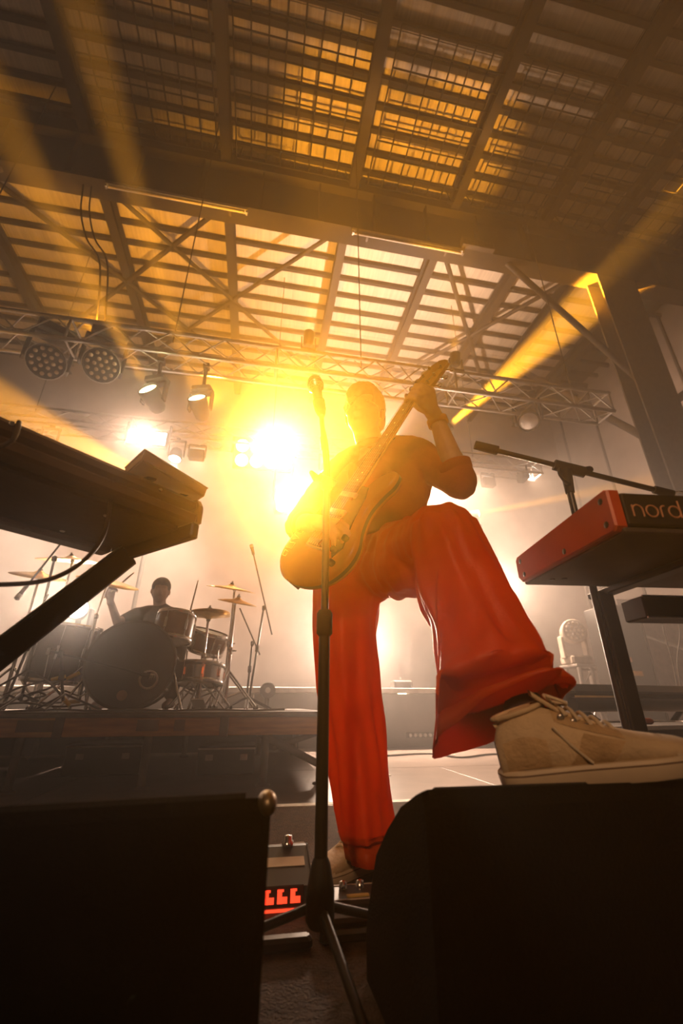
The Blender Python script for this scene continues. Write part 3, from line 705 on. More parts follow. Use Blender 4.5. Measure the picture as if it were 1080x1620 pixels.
def flift(th, t): return 0.09*t*math.sin(3*th+0.6) + 0.06*math.sin(7*th+2.0+2.5*t)*min(1, 0.4+t) + 0.025*math.sin(13*th+4*t)
LEG_L = [(657, 842, 752, 826, 1.09, 1.02, 0.090), (654, 890, 776, 872, 1.07, 1.00, 0.095), (660, 950, 806, 930, 1.05, 0.98, 0.098), (684, 1010, 835, 992, 1.02, 0.95, 0.105), (692, 1075, 860, 1035, 0.99, 0.92, 0.112), (694, 1122, 876, 1062, 0.965, 0.895, 0.118)]
rl = loft_px(tr_, LEG_L, 56, flift)
def wr_tr(p):
    return 0.010*noise.noise(V((p.x*13, p.y*13, p.z*4))) + 0.008*noise.noise(V((p.x*30, p.y*30, p.z*7+p.x*9)))
to = remesh(tr_, 'trousers', TROUSER, pers, 0.0075, 2, wr_tr)
def hem(last, prev, rows, n=56):
    rings = [[p for p in last]]
    for (xl, yl, xr, yr, dl, dr, px_, py_, dd) in rows:
        a, b = P(xl, yl, dl), P(xr, yr, dr); c = (a+b)/2; ex = (b-a)/2; ey = P(px_, py_, dd)-c
        fo = flift if rows is HEM_L else fstand
        rings.append([c + ex*(math.cos(2*PI*j/n)*(1+fo(2*PI*j/n, 1))) + ey*(math.sin(2*PI*j/n)*(1+0.6*fo(2*PI*j/n, 1))) for j in range(n)])
    cc = sum(rings[-1], V())/n
    inner = [[cc + (p-cc)*0.972 for p in rings[-1]], [lerp(a, b, 0.5) + (sum(rings[0], V())/n - lerp(a, b, 0.5))*0.05 for a, b in zip(rings[-1], rings[0])]]
    inner[1] = [sum(rings[0], V())/n + (p - sum(rings[0], V())/n)*0.93 for p in rings[0]]
    m_ = MB().loft(rings + inner, False, True)
    return m_
CL = sum(rl[-1], V())/len(rl[-1])
HEM_L = [(693, 1128, 879, 1066, 0.96, 0.89, 752, 1122, 1.04), (693, 1166, 897, 1098, 0.95, 0.87, 748, 1186, 1.02)]
hem(rl[-2], None, HEM_L).build('hem_cuff', TROUSER, to)
HEM_S = [(544, 1328, 625, 1334, 1.48, 1.44, 590, 1318, 1.56), (548, 1356, 628, 1362, 1.475, 1.435, 590, 1345, 1.56)]
hem(rs[-2], None, HEM_S).build('hem_cuff', TROUSER, to)
# side seam down the lifted leg
MB().tube(spline([P(697, 812, 0.985), P(692, 900, 0.955), P(690, 960, 0.94), P(694, 1030, 0.95), P(694, 1120, 0.955)], 6), 0.0022, 5).build('side_seam', TROUSER, to)
# belt
# wrist band
MB().lathe(lerp(wrL, elL, 0.06), (elL-wrL), [(0.031, -0.012), (0.038, -0.012), (0.038, 0.012), (0.031, 0.012)], 20, False).build('wristband', mat('wristband_cloth', (0.6, 0.25, 0.06), 0.8), pers)
# shoes -------------------------------------------------------------
CANVAS = mat('cream_canvas', (0.62, 0.48, 0.30), 0.75, 0, 0.18, 12, 0.3, 90)
SOLE = mat('cream_rubber', (0.60, 0.50, 0.36), 0.5, 0, 0.1)
LACE = mat('shoe_lace', (0.68, 0.58, 0.42), 0.8)
def shoe(heel, toe, up, L, parent, dark_heel=False):
    """heel and toe: sole ends on the surface"""
    ax = (V(toe)-V(heel)).normalized(); u = (V(up)-ax*V(up).dot(ax)).normalized(); sd = ax.cross(u)
    o = V(heel)
    def Q(a, b, c): return o + ax*(a*L) + sd*(b*L) + u*(c*L)
    # (along, half width, height of top, shift)
    prof = [(0.0, 0.09, 0.23), (0.03, 0.118, 0.30), (0.12, 0.130, 0.37), (0.22, 0.130, 0.385), (0.32, 0.130, 0.36), (0.42, 0.135, 0.31), (0.52, 0.145, 0.265), (0.62, 0.155, 0.225), (0.72, 0.162, 0.19), (0.82, 0.158, 0.165), (0.90, 0.140, 0.145), (0.96, 0.105, 0.12), (0.995, 0.05, 0.095)]
    rings = []
    for a, hw, ht in prof:
        ring = []
        for j in range(20):
            th = 2*PI*j/20; cx, sy_ = math.cos(th), math.sin(th)
            wv = hw*(abs(cx)**0.75)*(1 if cx > 0 else -1)
            if a < 0.4: wv *= (1 - 0.34*max(0, sy_))
            h_ = 0.055 + (ht-0.055)*(0.5+0.5*(abs(sy_)**0.8)*(1 if sy_ > 0 else -1)) if True else 0
            ring.append(Q(a, wv, h_))
        rings.append(ring)
    s_ = MB().loft(rings, True, True).build('shoe', CANVAS, parent)
    out = [(0.0, 0.07), (-0.012, 0.0), (0.02, -0.10), (0.10, -0.128), (0.25, -0.130), (0.40, -0.132), (0.55, -0.150), (0.70, -0.168), (0.82, -0.165), (0.92, -0.138), (0.985, -0.080), (1.01, 0.0), (0.985, 0.080), (0.92, 0.138), (0.82, 0.165), (0.70, 0.168), (0.55, 0.150), (0.40, 0.132), (0.25, 0.130), (0.10, 0.128), (0.02, 0.10)][1:]
    def O(z, k): return [Q(0.5+(a-0.5)*k, b*k, z + (0.03*max(0, (a-0.8)/0.2) if z < 0.05 else 0)) for a, b in out]
    MB().loft([O(0.0, 0.98), O(0.01, 1.01), O(0.055, 1.02), O(0.085, 1.02), O(0.092, 0.97)], True, True).build('sole', SOLE, s_)
    MB().loft([O(0.066, 1.024), O(0.074, 1.024)], False, True).build('sole_stripe', mat('sole_stripe', (0.16, 0.10, 0.06), 0.6), s_)
    # toe cap
    tc = []
    for a, hw, ht in prof[9:]:
        tc.append([Q(a, 1.03*hw*math.cos(PI*j/14)**1 if True else 0, 0.07 + (ht*1.03-0.07)*math.sin(PI*j/14)**0.75) for j in range(15)])
    MB().loft(tc, False, True, closed=False).build('toe_cap', SOLE, s_)
    # tongue and laces
    MB().loft([[Q(a, b*0.05, h) for b in (-1, -0.5, 0, 0.5, 1)] + [Q(a, b*0.05, h-0.03) for b in (1, 0.5, 0, -0.5, -1)] for a, h in ((0.56, 0.255), (0.46, 0.30), (0.36, 0.36), (0.28, 0.43), (0.25, 0.46))], True, True).build('tongue', CANVAS, s_)
    for i in range(5):
        a = 0.36+i*0.055; h = 0.368-i*0.030
        MB().tube([Q(a-0.015, -0.085, h-0.05), Q(a, -0.045, h-0.004), Q(a+0.008, 0, h+0.008), Q(a+0.015, 0.045, h-0.004), Q(a+0.03, 0.085, h-0.05)], 0.0034, 6).build('lace', LACE, s_)
        for sdn in (-1, 1): MB().lathe(Q(a, sdn*0.088, h-0.052), sd*sdn, [(0.006, 0), (0.006, 0.002), (0.003, 0.003)], 8).build('eyelet', ALU, s_)
    for sdn in (-1, 1): MB().tube(spline([Q(0.35, 0, 0.385), Q(0.33, sdn*0.05, 0.42), Q(0.40, sdn*0.10, 0.385), Q(0.40, sdn*0.06, 0.37), Q(0.36, 0, 0.385)], 5), 0.0028, 6).build('lace_bow', LACE, s_)
    # heel patch, ankle collar
    hp = [[Q(0.008-0.012*(1-abs(b)), b*0.05, z) for b in (-1, -0.5, 0, 0.5, 1)] for z in (0.11, 0.17, 0.225)]
    MB().loft(hp, False, True, closed=False).build('heel_patch', BLACK if dark_heel else SOLE, s_)
    MB().tube([Q(0.015, 0.0, 0.30)] + [Q(0.15-0.135*math.cos(t), 0.080*math.sin(t), 0.335+0.05*(1-math.cos(t))/2) for t in [q*PI/8 for q in range(-8, 9)]], 0.0042, 6).build('collar', CANVAS, s_)
    # heel counter and eyestay panels, proud of the canvas
    TAN = mat('tan_suede', (0.50, 0.35, 0.19), 0.85, 0, 0.2, 25, 0.3, 150)
    def side(a, t, k): # point on the upper at station a, angle t
        i = max(q for q in range(len(prof)) if prof[q][0] <= a+1e-6); j = min(i+1, len(prof)-1)
        f = 0 if j == i else (a-prof[i][0])/(prof[j][0]-prof[i][0]); hw = lerp(prof[i][1], prof[j][1], f)*k; ht = lerp(prof[i][2], prof[j][2], f)
        cx, sy_ = math.cos(t), math.sin(t); wv = hw*(abs(cx)**0.75)*(1 if cx > 0 else -1)
        if a < 0.4: wv *= (1-0.34*max(0, sy_))
        return Q(a, wv, 0.055+(ht-0.055)*(0.5+0.5*(abs(sy_)**0.8)*(1 if sy_ > 0 else -1)))
    for sdn in (-1, 1):
        for nm, st, t0, t1 in (('heel_counter', (0.03, 0.08, 0.14, 0.20, 0.25), -0.75, 0.30), ('eyestay', (0.32, 0.40, 0.48, 0.56, 0.62), 0.55, 1.25), ('side_stripe', (0.40, 0.46, 0.52, 0.58), -0.75, 0.40)):
            g_ = []
            for q_, a_ in enumerate(st):
                e_ = 0.0 if nm != 'side_stripe' else 0.0
                g_.append([side(a_ + (0.10*(t_-t0)/(t1-t0) - 0.06 if nm == 'side_stripe' else 0), (t_ if sdn > 0 else PI-t_), 1.025) for t_ in [lerp(t0, t1 - (0.35*q_/len(st) if nm == 'heel_counter' else 0), u_/5) for u_ in range(6)]])
            MB().loft(g_, False, True, closed=False).build(nm, TAN, s_)
    # stitched side panel seam
    for sdn in (-1, 1): MB().tube([Q(0.30, sdn*0.128, 0.28), Q(0.36, sdn*0.136, 0.19), Q(0.44, sdn*0.143, 0.10)], 0.0025, 5).build('stitching', LACE, s_)
    return s_
WT = 0.338                                            # height of the right monitor's ridge
hl = P(800, 1246, 0.84); tl = P(1085, 1216, 0.775)
shoeL = shoe(hl, tl, (0.0, -0.10, 1), 0.305, pers, True)
ts = PZ(489, 1404, 0.008); hs = PZ(598, 1366, 0.008)
hs = ts + (hs-ts).normalized()*0.285
shoe(hs, ts, (0, 0, 1), 0.285, pers)
# socks
for a_, h_ in ((anL, hl), (anR, hs)):
    MB().cap(lerp(a_, h_+V((0.05 if h_ is hl else 0, 0, 0.08)), 0.75), 0.038, lerp(a_, knL if a_ is anL else knR, 0.05), 0.036).build('sock', mat('dark_sock', (0.05, 0.03, 0.03), 0.9), pers)
# ================================================================== GUITAR
LACQ = mat('amber_lacquer', (0.48, 0.17, 0.03), 0.22, 0, 0.15, 5)
NECKW = mat('maple_neck', (0.55, 0.28, 0.09), 0.35, 0, 0.15, 8)
FRET = mat('rosewood', (0.20, 0.07, 0.03), 0.4, 0, 0.25, 30)
gt = thing('electric_guitar', 'electric guitar slung on the guitarist with its neck raised to the right', 'guitar', GN0-gn*0.36)
def G(a, b, c): return GN0 + gx*a + gn*b + gf*c     # across, along the neck, out of the face
outl = [(-0.028, 0.02), (-0.045, 0.015), (-0.075, 0.075), (-0.105, 0.095), (-0.128, 0.075), (-0.135, 0.03), (-0.118, -0.035), (-0.105, -0.09), (-0.118, -0.15), (-0.150, -0.21), (-0.163, -0.27), (-0.145, -0.33), (-0.095, -0.372), (-0.03, -0.385), (0.05, -0.372), (0.115, -0.335), (0.150, -0.275), (0.150, -0.215), (0.122, -0.155), (0.108, -0.09), (0.120, -0.03), (0.140, 0.02), (0.135, 0.06), (0.110, 0.07), (0.075, 0.045), (0.045, -0.005), (0.028, 0.0)]
pts = [V((a, b, 0)) for a, b in outl]; sm = spline(pts + [pts[0]], 4)[:-1]
def ringg(z, k): return [G(p.x*k, -0.15+(p.y+0.15)*k, z) for p in sm]
gb = MB().loft([ringg(-0.045, 0.93), ringg(-0.043, 0.975), ringg(-0.036, 1.0), ringg(-0.009, 1.0), ringg(-0.002, 0.975), ringg(0.0, 0.93)], True, True).build('body', LACQ, gt)
MB().loft([ringg(-0.030, 1.002), ringg(-0.016, 1.002)], False, True).build('binding', mat('cream_binding', (0.12, 0.05, 0.02), 0.4), gb)
MB().prism([G(a, b, 0.0005) for a, b in ((-0.04, 0.0), (-0.085, 0.05), (-0.115, 0.05), (-0.1, -0.06), (-0.085, -0.13), (0.03, -0.20), (0.09, -0.27), (0.11, -0.23), (0.085, -0.14), (0.075, -0.05), (0.06, -0.01))], gf*0.003).build('pickguard', mat('pickguard', (0.06, 0.03, 0.02), 0.3), gb)
for b in (-0.05, -0.12, -0.185):
    MB().box(G(0, b, 0.008), (0.075, 0.02, 0.012), (gx, gn, gf), 0.003).build('pickup', mat('pickup_cover', (0.6, 0.5, 0.38), 0.35), gb)
MB().box(G(0, -0.245, 0.009), (0.085, 0.035, 0.014), (gx, gn, gf), 0.003).build('bridge', CHROME, gb)
for i in range(6): MB().box(G(-0.0275+i*0.011, -0.243, 0.017), (0.008, 0.022, 0.006), (gx, gn, gf), 0.001).build('saddle', CHROME, gb)
for (a, b) in ((0.085, -0.245), (0.105, -0.285), (0.10, -0.20)):
    MB().lathe(G(a, b, 0.0), gf, [(0.011, 0), (0.0105, 0.014), (0.008, 0.017), (0.002, 0.017)], 14).build('knob', BLACK, gb)
MB().tube([G(0.03, -0.25, 0.012), G(0.035, -0.25, 0.03), G(0.055, -0.20, 0.034), G(0.075, -0.13, 0.036)], 0.003, 6).build('tremolo_arm', CHROME, gb)
# hand-drawn marks on the lower bout
for q, pl_ in enumerate(([(-0.135, -0.20), (-0.11, -0.20), (-0.11, -0.225), (-0.135, -0.225), (-0.135, -0.20)], [(-0.138, -0.235), (-0.108, -0.242), (-0.136, -0.252)], [(-0.14, -0.265), (-0.11, -0.262), (-0.112, -0.285), (-0.14, -0.285)], [(-0.138, -0.295), (-0.115, -0.298), (-0.118, -0.315), (-0.135, -0.315), (-0.138, -0.295)])):
    MB().tube([G(a, b, 0.0016) for a, b in pl_], 0.0017, 5).build('drawn_mark', mat('pale_ink', (0.8, 0.6, 0.3), 0.6), gb)
# neck
nk = []
for b, w_, d_ in ((-0.06, 0.028, 0.022), (0.06, 0.027, 0.021), (0.40, 0.0215, 0.019), (0.415, 0.0215, 0.019)):
    nk.append([G(-w_, b, 0.006)] + [G(w_*math.cos(PI+PI*j/8)*1.0, b, 0.006-d_*math.sin(PI*j/8)) for j in range(1, 8)] + [G(w_, b, 0.006)])
ne = MB().loft(nk, True, True).build('neck', NECKW, gt)
MB().loft([[G(-0.0285, -0.07, 0.006), G(0.0285, -0.07, 0.006), G(0.0285, -0.07, 0.011), G(-0.0285, -0.07, 0.011)], [G(-0.0215, 0.41, 0.006), G(0.0215, 0.41, 0.006), G(0.0215, 0.41, 0.011), G(-0.0215, 0.41, 0.011)]], True, False).build('fretboard', FRET, ne)
scale_l = 0.655; nut = 0.412
for i in range(1, 22):
    b = nut - scale_l*(1-2**(-i/12)); w_ = lerp(0.0215, 0.0285, (nut-b)/0.48)
    MB().box(G(0, b, 0.0117), (2*w_, 0.0022, 0.002), (gx, gn, gf)).build('fret', CHROME, ne)
for i in (3, 5, 7, 9, 15, 17):
    b = nut - scale_l*(1-2**(-(i-0.5)/12)); MB().lathe(G(0, b, 0.011), gf, [(0.0032, 0), (0.003, 0.0006)], 10).build('inlay', mat('pearl', (0.75, 0.7, 0.6), 0.3), ne)
MB().box(G(0, nut+0.002, 0.011), (0.044, 0.005, 0.009), (gx, gn, gf), 0.001).build('nut', mat('bone', (0.75, 0.66, 0.5), 0.5), ne)
hs_ = [(-0.022, 0.415), (0.022, 0.415), (0.034, 0.44), (0.040, 0.47), (0.038, 0.54), (0.030, 0.592), (0.010, 0.602), (-0.012, 0.600), (-0.030, 0.575), (-0.042, 0.53), (-0.043, 0.475), (-0.034, 0.44)]
hp = [V((a, b, 0)) for a, b in hs_]
hk = MB().loft([[G(p.x, p.y, -0.012-0.10*(p.y-0.415)) for p in hp], [G(p.x, p.y, 0.003-0.10*(p.y-0.415)) for p in hp]], True, False).build('headstock', NECKW, gt, 0.003)
for i in range(3):
    for s in (-1, 1):
        b = 0.462+i*0.045; z = -0.005-0.10*(b-0.415)
        pg = MB().lathe(G(s*0.026, b, z+0.006), gf, [(0.005, 0), (0.004, 0.012), (0.0045, 0.016)], 10).build('tuner_post', CHROME, hk)
        tn = MB().tube([G(s*0.034, b, z-0.006), G(s*0.062, b, z-0.006)], 0.0035, 6)
        tn.ell(G(s*0.066, b, z-0.006), (gx, gn, gf), (0.009, 0.011, 0.006), 10, 8); tn.build('tuner', CHROME, hk)
for i in range(6):
    a0 = -0.0275+i*0.011; a1 = -0.0175+i*0.007; s = -1 if i < 3 else 1
    b2 = 0.462+(2-(i if i < 3 else 5-i))*0.045
    MB().tube([G(a0, -0.243, 0.021), G(a1, nut, 0.0165), G(s*0.024, b2, 0.007-0.10*(b2-0.415))], 0.0009, 4).build('string', CHROME, ne)
# strap over the shoulder to the lower strap button
ST = mat('black_strap', (0.03, 0.02, 0.015), 0.7)
pth = spline([G(-0.128, 0.075, -0.02), P(548, 760, 1.36), P(585, 722, 1.385), P(622, 690, 1.47), P(650, 705, 1.60), P(620, 780, 1.66), P(550, 850, 1.64), P(500, 890, 1.50), G(-0.03, -0.386, -0.022)], 8)
sr = []
for i, p in enumerate(pth):
    tdir = (pth[min(i+1, len(pth)-1)]-pth[max(0, i-1)]).normalized()
    out_ = (p - (neck+pelv)/2); wv = tdir.cross(out_).normalized()
    nn = wv.cross(tdir).normalized()
    sr.append([p-wv*0.024-nn*0.002, p+wv*0.024-nn*0.002, p+wv*0.024+nn*0.002, p-wv*0.024+nn*0.002])
MB().loft(sr, True, False).build('strap', ST, gt)
# ================================================================== CENTRE MIC STAND
ms0 = P(507, 1388, 1.0)
st = thing('microphone_stand', 'tall black microphone stand in front of the guitarist', 'mic stand', (ms0.x, ms0.y, 0))
top = V((ms0.x, ms0.y, P(530, 760, 1.0).z))
hub_z = ms0.z
MB().tube([(ms0.x, ms0.y, hub_z-0.05), (ms0.x, ms0.y, hub_z+0.45)], 0.0125, 14).build('lower_tube', SATIN, st)
MB().tube([(ms0.x, ms0.y, hub_z+0.40), top], 0.0088, 14).build('upper_tube', SATIN, st)
MB().lathe((ms0.x, ms0.y, hub_z+0.43), (0, 0, 1), [(0.013, 0), (0.018, 0.006), (0.018, 0.05), (0.0135, 0.058)], 16).build('height_clutch', RUBBER, st)
MB().lathe((ms0.x, ms0.y, hub_z-0.07), (0, 0, 1), [(0.02, 0), (0.026, 0.01), (0.026, 0.05), (0.018, 0.09), (0.013, 0.10)], 16).build('leg_hub', RUBBER, st)
for a in (R(-80), R(40), R(160)):
    e = V((ms0.x+0.30*math.cos(a), ms0.y+0.30*math.sin(a), 0.012))
    l = MB().tube([(ms0.x+0.02*math.cos(a), ms0.y+0.02*math.sin(a), hub_z-0.045), e], 0.008, 8).build('leg', SATIN, st)
    MB().cap(lerp(e, V((ms0.x, ms0.y, hub_z)), 0.08), 0.011, e, 0.011).build('rubber_foot', RUBBER, l)
MB().lathe(top, (0, 0, 1), [(0.009, -0.03), (0.014, -0.025), (0.014, 0.0), (0.009, 0.006)], 14).build('boom_joint', RUBBER, st)
MB().tube([top+V((-0.02, -0.012, 0.0)), top+V((0.02, 0.012, 0.0))], 0.011, 12).build('joint_bolt', SATIN, st)
MB().cap(top+V((-0.03, -0.012, -0.002)), 0.010, top+V((-0.042, -0.012, 0.012)), 0.006).build('wing_knob', RUBBER, st)
bm_e = P(508, 655, 1.03)
MB().tube([top + (top-bm_e).normalized()*0.03, bm_e], 0.0068, 10).build('boom', SATIN, st)
MB().tube([lerp(top, bm_e, 0.45), lerp(top, bm_e, 0.62)], 0.0095, 10).build('boom_sleeve', SATIN, st)
d = (P(497, 600, 1.06)-bm_e).normalized()
MB().lathe(bm_e, d, [(0.008, -0.01), (0.012, 0.0), (0.0165, 0.02), (0.018, 0.055), (0.014, 0.056), (0.013, 0.02)], 14).build('mic_clip', RUBBER, st)
mc = thing('microphone', 'vocal microphone in the clip beside the guitarist head', 'microphone', bm_e)
MB().lathe(bm_e, d, [(0.010, 0.004), (0.0115, 0.01), (0.0155, 0.10), (0.0165, 0.108), (0.012, 0.11)], 16).build('handle', mat('mic_grey', (0.12, 0.11, 0.10), 0.4, 0.5), mc)
MB().lathe(bm_e, d, [(0.018, 0.108), (0.0235, 0.118), (0.0245, 0.128), (0.0245, 0.132), (0.023, 0.148), (0.016, 0.160), (0.002, 0.165)], 18).build('grille', mat('mic_grille', (0.45, 0.42, 0.38), 0.35, 1.0, 0.4, 300), mc)
MB().lathe(bm_e, d, [(0.0238, 0.125), (0.0255, 0.127), (0.0255, 0.132), (0.0238, 0.134)], 18, False).build('grille_ring', CHROME, mc)
cb = spline([bm_e+V((0, 0.006, -0.004)), P(517, 700, 1.035), P(520, 740, 1.02), P(520, 800, 1.016), P(516, 900, 1.014), P(512, 1100, 1.014), P(506, 1300, 1.014), P(500, 1390, 1.02)], 8)
tag(MB().tube(cb, 0.0032, 6).build('microphone_cable', RUBBER), 'thin black cable running down the centre microphone stand', 'cable')
# ================================================================== FLOOR MONITORS
def wedge(label, A, depth_dir, length, prof, right_end, sgn, corner=True):
    """A: near top corner of the visible end; profile in (back along depth_dir, height)"""
    dd = V(depth_dir); dd.z = 0; dd.normalize(); ld = V((dd.y, -dd.x, 0))*sgn
    o = V((A.x, A.y, 0))
    t_ = thing('floor_monitor', label, 'monitor speaker', o + ld*(length/2) + dd*0.15, 'wedge monitors at the stage edge')
    def ring(k, s): 
        cx, cz = 0.17, 0.16
        return [o + ld*k + dd*(cx+(a-cx)*s) + V((0, 0, max(0.0, cz+(z-cz)*s))) for a, z in prof]
    b = MB().loft([ring(0, 0.975), ring(0.008, 1.0), ring(length-0.008, 1.0), ring(length, 0.975)], True, False).build('cabinet', WEDGE, t_)
    # grille on the slope facing the performer
    n = len(prof); i0 = max(range(n), key=lambda i: prof[i][1]+prof[i][0]*0.3)
    a, z = prof[i0]; a2, z2 = prof[i0+1]
    nrm = (dd*(z-z2) + V((0, 0, 1))*(a2-a)).normalized()
    q = [o+ld*0.03+dd*lerp(a, a2, .06)+V((0, 0, lerp(z, z2, .06))), o+ld*(length-0.03)+dd*lerp(a, a2, .06)+V((0, 0, lerp(z, z2, .06))), o+ld*(length-0.03)+dd*lerp(a, a2, .94)+V((0, 0, lerp(z, z2, .94))), o+ld*0.03+dd*lerp(a, a2, .94)+V((0, 0, lerp(z, z2, .94)))]
    MB().prism(q, nrm*0.006).build('grille', mat('black_grille', (0.02, 0.02, 0.02), 0.6, 0.3, 0.5, 400), t_)
    h = o + ld*(length*0.5) + dd*(prof[0][0]-0.002) + V((0, 0, 0.19))
    MB().box(h, (0.16, 0.012, 0.06), (ld, dd, V((0, 0, 1))), 0.004).build('handle_cup', BLACK, t_)
    MB().box(h-V((0, 0, 0.07))+ld*0.2, (0.09, 0.012, 0.05), (ld, dd, V((0, 0, 1))), 0.004).build('socket_plate', BLACK, t_)
    if corner:
        c = o + dd*prof[corner][0] + V((0, 0, prof[corner][1]))
        MB().ell(c+ld*0.004+V((0, 0, -0.006)), (ld, dd, V((0, 0, 1))), (0.012, 0.020, 0.014), 12, 8).build('corner_protector', mat('worn_metal_corner', (0.5, 0.42, 0.3), 0.4, 0.9, 0.3), t_)
    return t_
A = P(672, 1252, 0.68); E = P(574, 1440, 1.05)
dv = E-A; zt = A.z
profR = [(0.03, 0.0), (0.0, 0.06), (0.0, zt-0.02), (0.012, zt), (0.035, zt-0.006), (0.11, zt-0.034), (0.19, zt-0.08), (0.27, zt-0.135), (0.34, 0.11), (0.36, 0.07), (0.36, 0.0)]
wedge('black wedge monitor on the right under the raised shoe', A, dv, 0.72, profR, False, 1, 0)
A2 = P(430, 1263, 0.62); z2 = A2.z
profL = [(0.03, 0.0), (0.0, 0.06), (0.0, z2-0.012), (0.010, z2), (0.03, z2-0.006), (0.34, 0.12), (0.37, 0.07), (0.37, 0.0)]
wedge('black wedge monitor on the left with a shiny metal corner', A2, V((-0.12, 1, 0)), 0.78, profL, True, -1, 3)
# ================================================================== CARPET, TAPE, PEDALS
cz = mat('woven_carpet', (0.065, 0.036, 0.02), 0.95, 0, 0.5, 45, 0.8, 180)
tag(MB().box((0.3, 1.36, 0.004), (4.6, 2.16, 0.008), bev=0.002).build('carpet', cz), 'dark brown woven carpet under the standing foot', 'carpet')
ty = PZ(530, 1275, 0.0).y
TAPE = mat('white_tape', (0.9, 0.86, 0.8), 0.7, 0, 0.15, 30)
tag(MB().box((0.3, 2.47, 0.010), (4.6, 0.06, 0.003)).build('tape_line', TAPE), 'long white tape line along the carpet edge', 'tape')
tp = PZ(455, 1336, 0.01); tag(MB().box((tp.x, tp.y, 0.0095), (0.12, 0.03, 0.002), (V((1, 0.15, 0)).normalized(), V((-0.15, 1, 0)).normalized(), V((0, 0, 1)))).build('tape_scrap', mat('grey_tape', (0.35, 0.3, 0.26), 0.6)), 'short grey tape scrap on the carpet by the mic stand', 'tape')
tp = PZ(458, 1368, 0.01); tag(MB().box((tp.x, tp.y, 0.0095), (0.015, 0.12, 0.002), (V((1, 0.3, 0)).normalized(), V((-0.3, 1, 0)).normalized(), V((0, 0, 1)))).build('tape_scrap', mat('brown_tape', (0.2, 0.13, 0.08), 0.6)), 'thin brown tape scrap pointing at the wedge on the carpet', 'tape')
# tuner pedal with red digits
pp = PZ(446, 1424, 0.035); pp.y += 0.07; pz = 0.008
ped = thing('tuner_pedal', 'black pedal showing red lit segments beside the left monitor', 'pedal', (pp.x, pp.y, pz))
pc_ = V((pp.x, pp.y+0.02, pz+0.045))
fx = V((1, 0, 0)); slope = V((0, 0.86, 0.5)).normalized(); nn = fx.cross(slope)
MB().prism([pc_+V((-0.075, -0.07, -0.045)), pc_+V((-0.075, -0.07, 0.0)), pc_+V((-0.075, 0.05, 0.05)), pc_+V((-0.075, 0.07, 0.05)), pc_+V((-0.075, 0.07, -0.045))], V((0.15, 0, 0))).build('case', BLACK, ped, 0.004)
scr = MB().box(pc_+V((0, -0.072, -0.018)), (0.105, 0.006, 0.042), bev=0.002).build('screen', mat('dark_screen', (0.04, 0.01, 0.008), 0.2), ped)
RED = glow('red_segment', (1.0, 0.06, 0.02), 1.6)
for i in range(3):
    xx = -0.031+i*0.031
    for (dx, dz, w_, h_) in ((-0.005, 0.0, 0.011, 0.026), (0.003, -0.007, 0.020, 0.012), (-0.003, 0.011, 0.015, 0.004)):
        MB().box(pc_+V((xx+dx, -0.0765, -0.016+dz)), (w_, 0.003, h_)).build('lit_segment', RED, scr)
MB().box(pc_+V((0, -0.074, -0.044)), (0.13, 0.004, 0.008)).build('lit_strip', RED, ped)
MB().lathe(pc_+V((0.02, 0.055, 0.05)), (0, 0, 1), [(0.016, 0), (0.016, 0.01), (0.012, 0.012), (0.012, 0.022), (0.003, 0.024)], 14).build('foot_switch', CHROME, ped)
MB().box(pc_+V((0, 0.0, 0.028)), (0.12, 0.03, 0.006), (V((1, 0, 0)), V((0, 0.92, 0.38)), V((0, -0.38, 0.92)))).build('cream_plate', mat('cream_plate', (0.7, 0.6, 0.45), 0.5), ped)
# pedalboard with two more pedals
bp = PZ(553, 1473, 0.03); bp.y += 0.083
pb = thing('pedalboard', 'flat black pedalboard with a metal front rail between the monitors', 'pedalboard', (bp.x, bp.y, 0.008))
MB().box((bp.x+0.06, bp.y, 0.028), (0.24, 0.16, 0.04), bev=0.006).build('board', BLACK, pb)
MB().box((bp.x+0.01, bp.y-0.083, 0.03), (0.09, 0.005, 0.008)).build('front_rail', ALU, pb)
q = PZ(545, 1412, 0.06)
pe = thing('effect_pedal', 'small black effect pedal with outlined face and chrome knob by the trouser hem', 'pedal', (q.x, q.y, 0.009))
MB().box((q.x+0.02, q.y, 0.035), (0.12, 0.10, 0.05), bev=0.006).build('case', BLACK, pe)
for (dx, dy, w_, h_) in ((-0.036, 0, 0.003, 0.084), (0.076, 0, 0.003, 0.084), (0.02, -0.042, 0.115, 0.003), (0.02, 0.042, 0.115, 0.003)):
    MB().box((q.x+dx, q.y+dy, 0.0608), (w_, h_, 0.0015)).build('printed_outline', mat('pale_print', (0.6, 0.5, 0.4), 0.6), pe)
for dx in (0.0, 0.04): MB().lathe((q.x+dx, q.y+0.02, 0.060), (0, 0, 1), [(0.010, 0), (0.009, 0.014), (0.003, 0.016)], 12).build('knob', CHROME, pe)
MB().box((q.x+0.025, q.y-0.025, 0.0615), (0.05, 0.012, 0.003)).build('name_plate', mat('gold_plate', (0.6, 0.42, 0.12), 0.4), pe)
r_ = PZ(446, 1482, 0.03)
tag(MB().box((r_.x, r_.y, 0.02), (0.12, 0.03, 0.022), bev=0.006).build('power_block', SATIN), 'low dark power block lying behind the left monitor', 'power supply')
